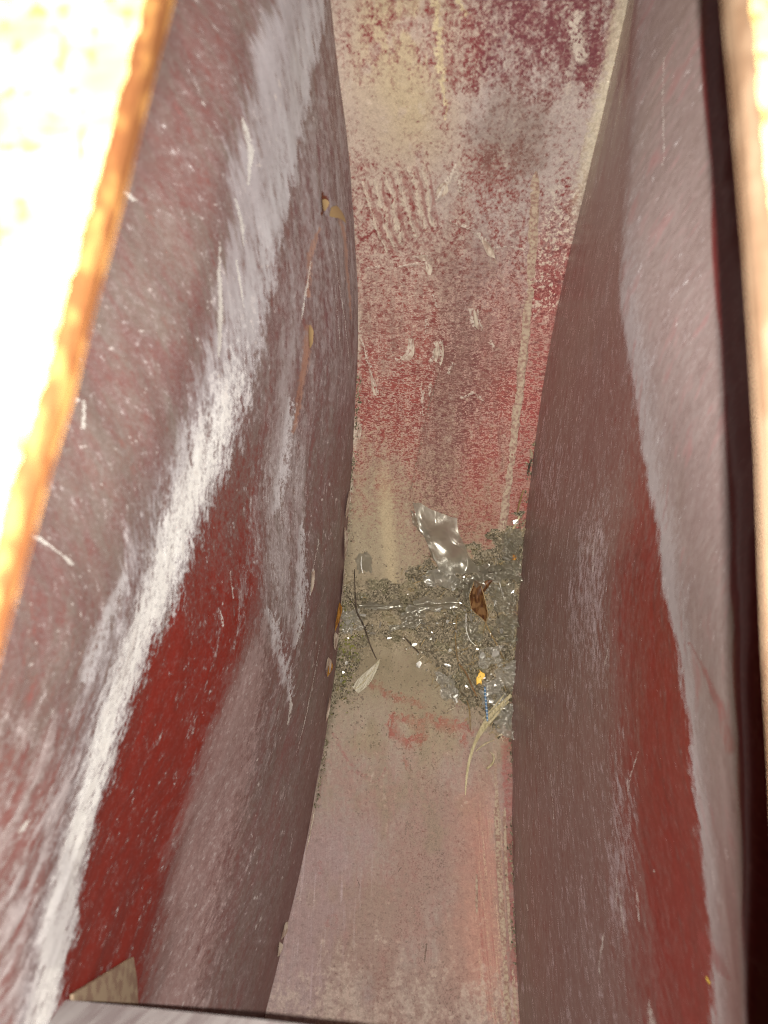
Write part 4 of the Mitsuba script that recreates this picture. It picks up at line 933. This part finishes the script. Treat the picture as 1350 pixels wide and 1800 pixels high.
spots = [(639, 1078, .0022, 2.2, .1), (684, 1120, .0016, 2, .2), (728, 1132, .0020, 1.6, .1), (714, 1140, .0010, 1, 0), (785, 1168, .0018, 2.6, -.2), (749, 1177, .0016, 1.6, .2), (736, 1168, .0036, 1.2, .9), (838, 1186, .0012, 1, 1),
         (872, 1050, .0022, 1.3, .3), (868, 1056, .0014, 2, 1.3), (826, 1082, .0024, 2.6, 1.4), (853, 1020, .0030, 1.4, .6), (893, 945, .0015, 3.0, .9), (890, 978, .0016, 3.4, -.6), (905, 912, .0034, 1.1, .4), (884, 960, .0018, 3, 1.2),
         (800, 1225, .0014, 3, .8), (801, 1232, .0014, 2.6, 1.8), (863, 1234, .0024, 1.4, -.5), (880, 1180, .0014, 1, 0), (892, 1260, .0014, 2, 1), (896, 1270, .0020, 1.4, 0), (796, 1032, .0018, 1.8, .3), (716, 1040, .0010, 1, 0), (698, 1046, .0010, .8, 0),
         (770, 1068, .0026, 1.6, .3), (786, 1090, .0022, 1.2, .8), (800, 1108, .0016, 1.4, 1.6), (762, 1120, .0026, 2, .8), (745, 1095, .0020, 1.6, .3), (880, 1108, .0034, 1.3, .6), (868, 1148, .0042, 1.3, .4), (846, 1150, .0036, 1.2, 1), (892, 1172, .0026, 2.6, .2),
         (612, 1092, .0026, 1.4, 1), (618, 1108, .0018, 2.4, 1.6), (600, 1196, .0018, 2, .7), (668, 1096, .0016, 3, 1.4), (610, 1164, .0022, 1.2, .4), (655, 1112, .0026, 1.8, .2), (790, 1142, .0020, 1.3, .2), (776, 1196, .0030, 1.2, .6), (900, 1100, .0024, 1.6, 1.1), (836, 1106, .0020, 1.4, .7), (898, 1036, .0026, 1.2, .4)]
ANCHORS = {'the yellow flake': (844, 1190), 'the striped sliver': (853, 1240), 'the curled brown leaf': (844, 1052), 'the pale pointed leaf': (645, 1186), 'the bent dark twig': (638, 1085), 'the orange brown crumb': (902, 975),
           'the largest plastic sheet': (780, 950), 'the broad shiny plastic strip': (764, 1056), 'the short dark twig': (722, 1132), 'the forked straw': (870, 1250), 'the crescent of plastic': (715, 1100), 'the curved white thread': (820, 1104),
           'the reddish stem': (818, 1190), 'the short yellowish stem': (902, 924), 'the pointed plastic strip': (670, 1058)}
DIRS = ['to the right of', 'to the lower right of', 'below', 'to the lower left of', 'to the left of', 'to the upper left of', 'above', 'to the upper right of']
used = set()
def where(x, y):
    for name, (ax, ay) in sorted(ANCHORS.items(), key=lambda kv: math.hypot(kv[1][0] - x, kv[1][1] - y)):
        d = DIRS[int(round(math.atan2(y - ay, x - ax) / (math.pi / 4))) % 8]
        if (name, d) not in used:
            used.add((name, d))
            return f'{d} {name}'
for x, y, sz, asp, ang in spots:
    look_ = ('long narrow' if asp >= 2.2 else 'broad' if sz >= .003 else 'small')
    put('plastic_shard', shard(x, y, sz, asp, ang, .006 + .003 * r.random()), 'shard_glass', f'{look_} shard of clear plastic {where(x, y)}', 'shard', 'clear plastic shards', smooth=False)
bits = []
for _ in range(150):
    for _try in range(60):
        x, y = r.uniform(590, 910), r.uniform(930, 1280)
        if r.random() < soil_density(np.array([x]), np.array([y]))[0] * np.clip((x - 560) / 260, .3, 1): break
    bits.append(shard(x, y, r.uniform(.0004, .0013), r.uniform(.8, 2.2), r.uniform(0, 3.1), .005 + .004 * r.random()))
put('plastic_specks', join(bits), 'shard_glass', 'tiny glittering specks of clear plastic strewn through the soil', 'specks', kind='stuff', smooth=False)
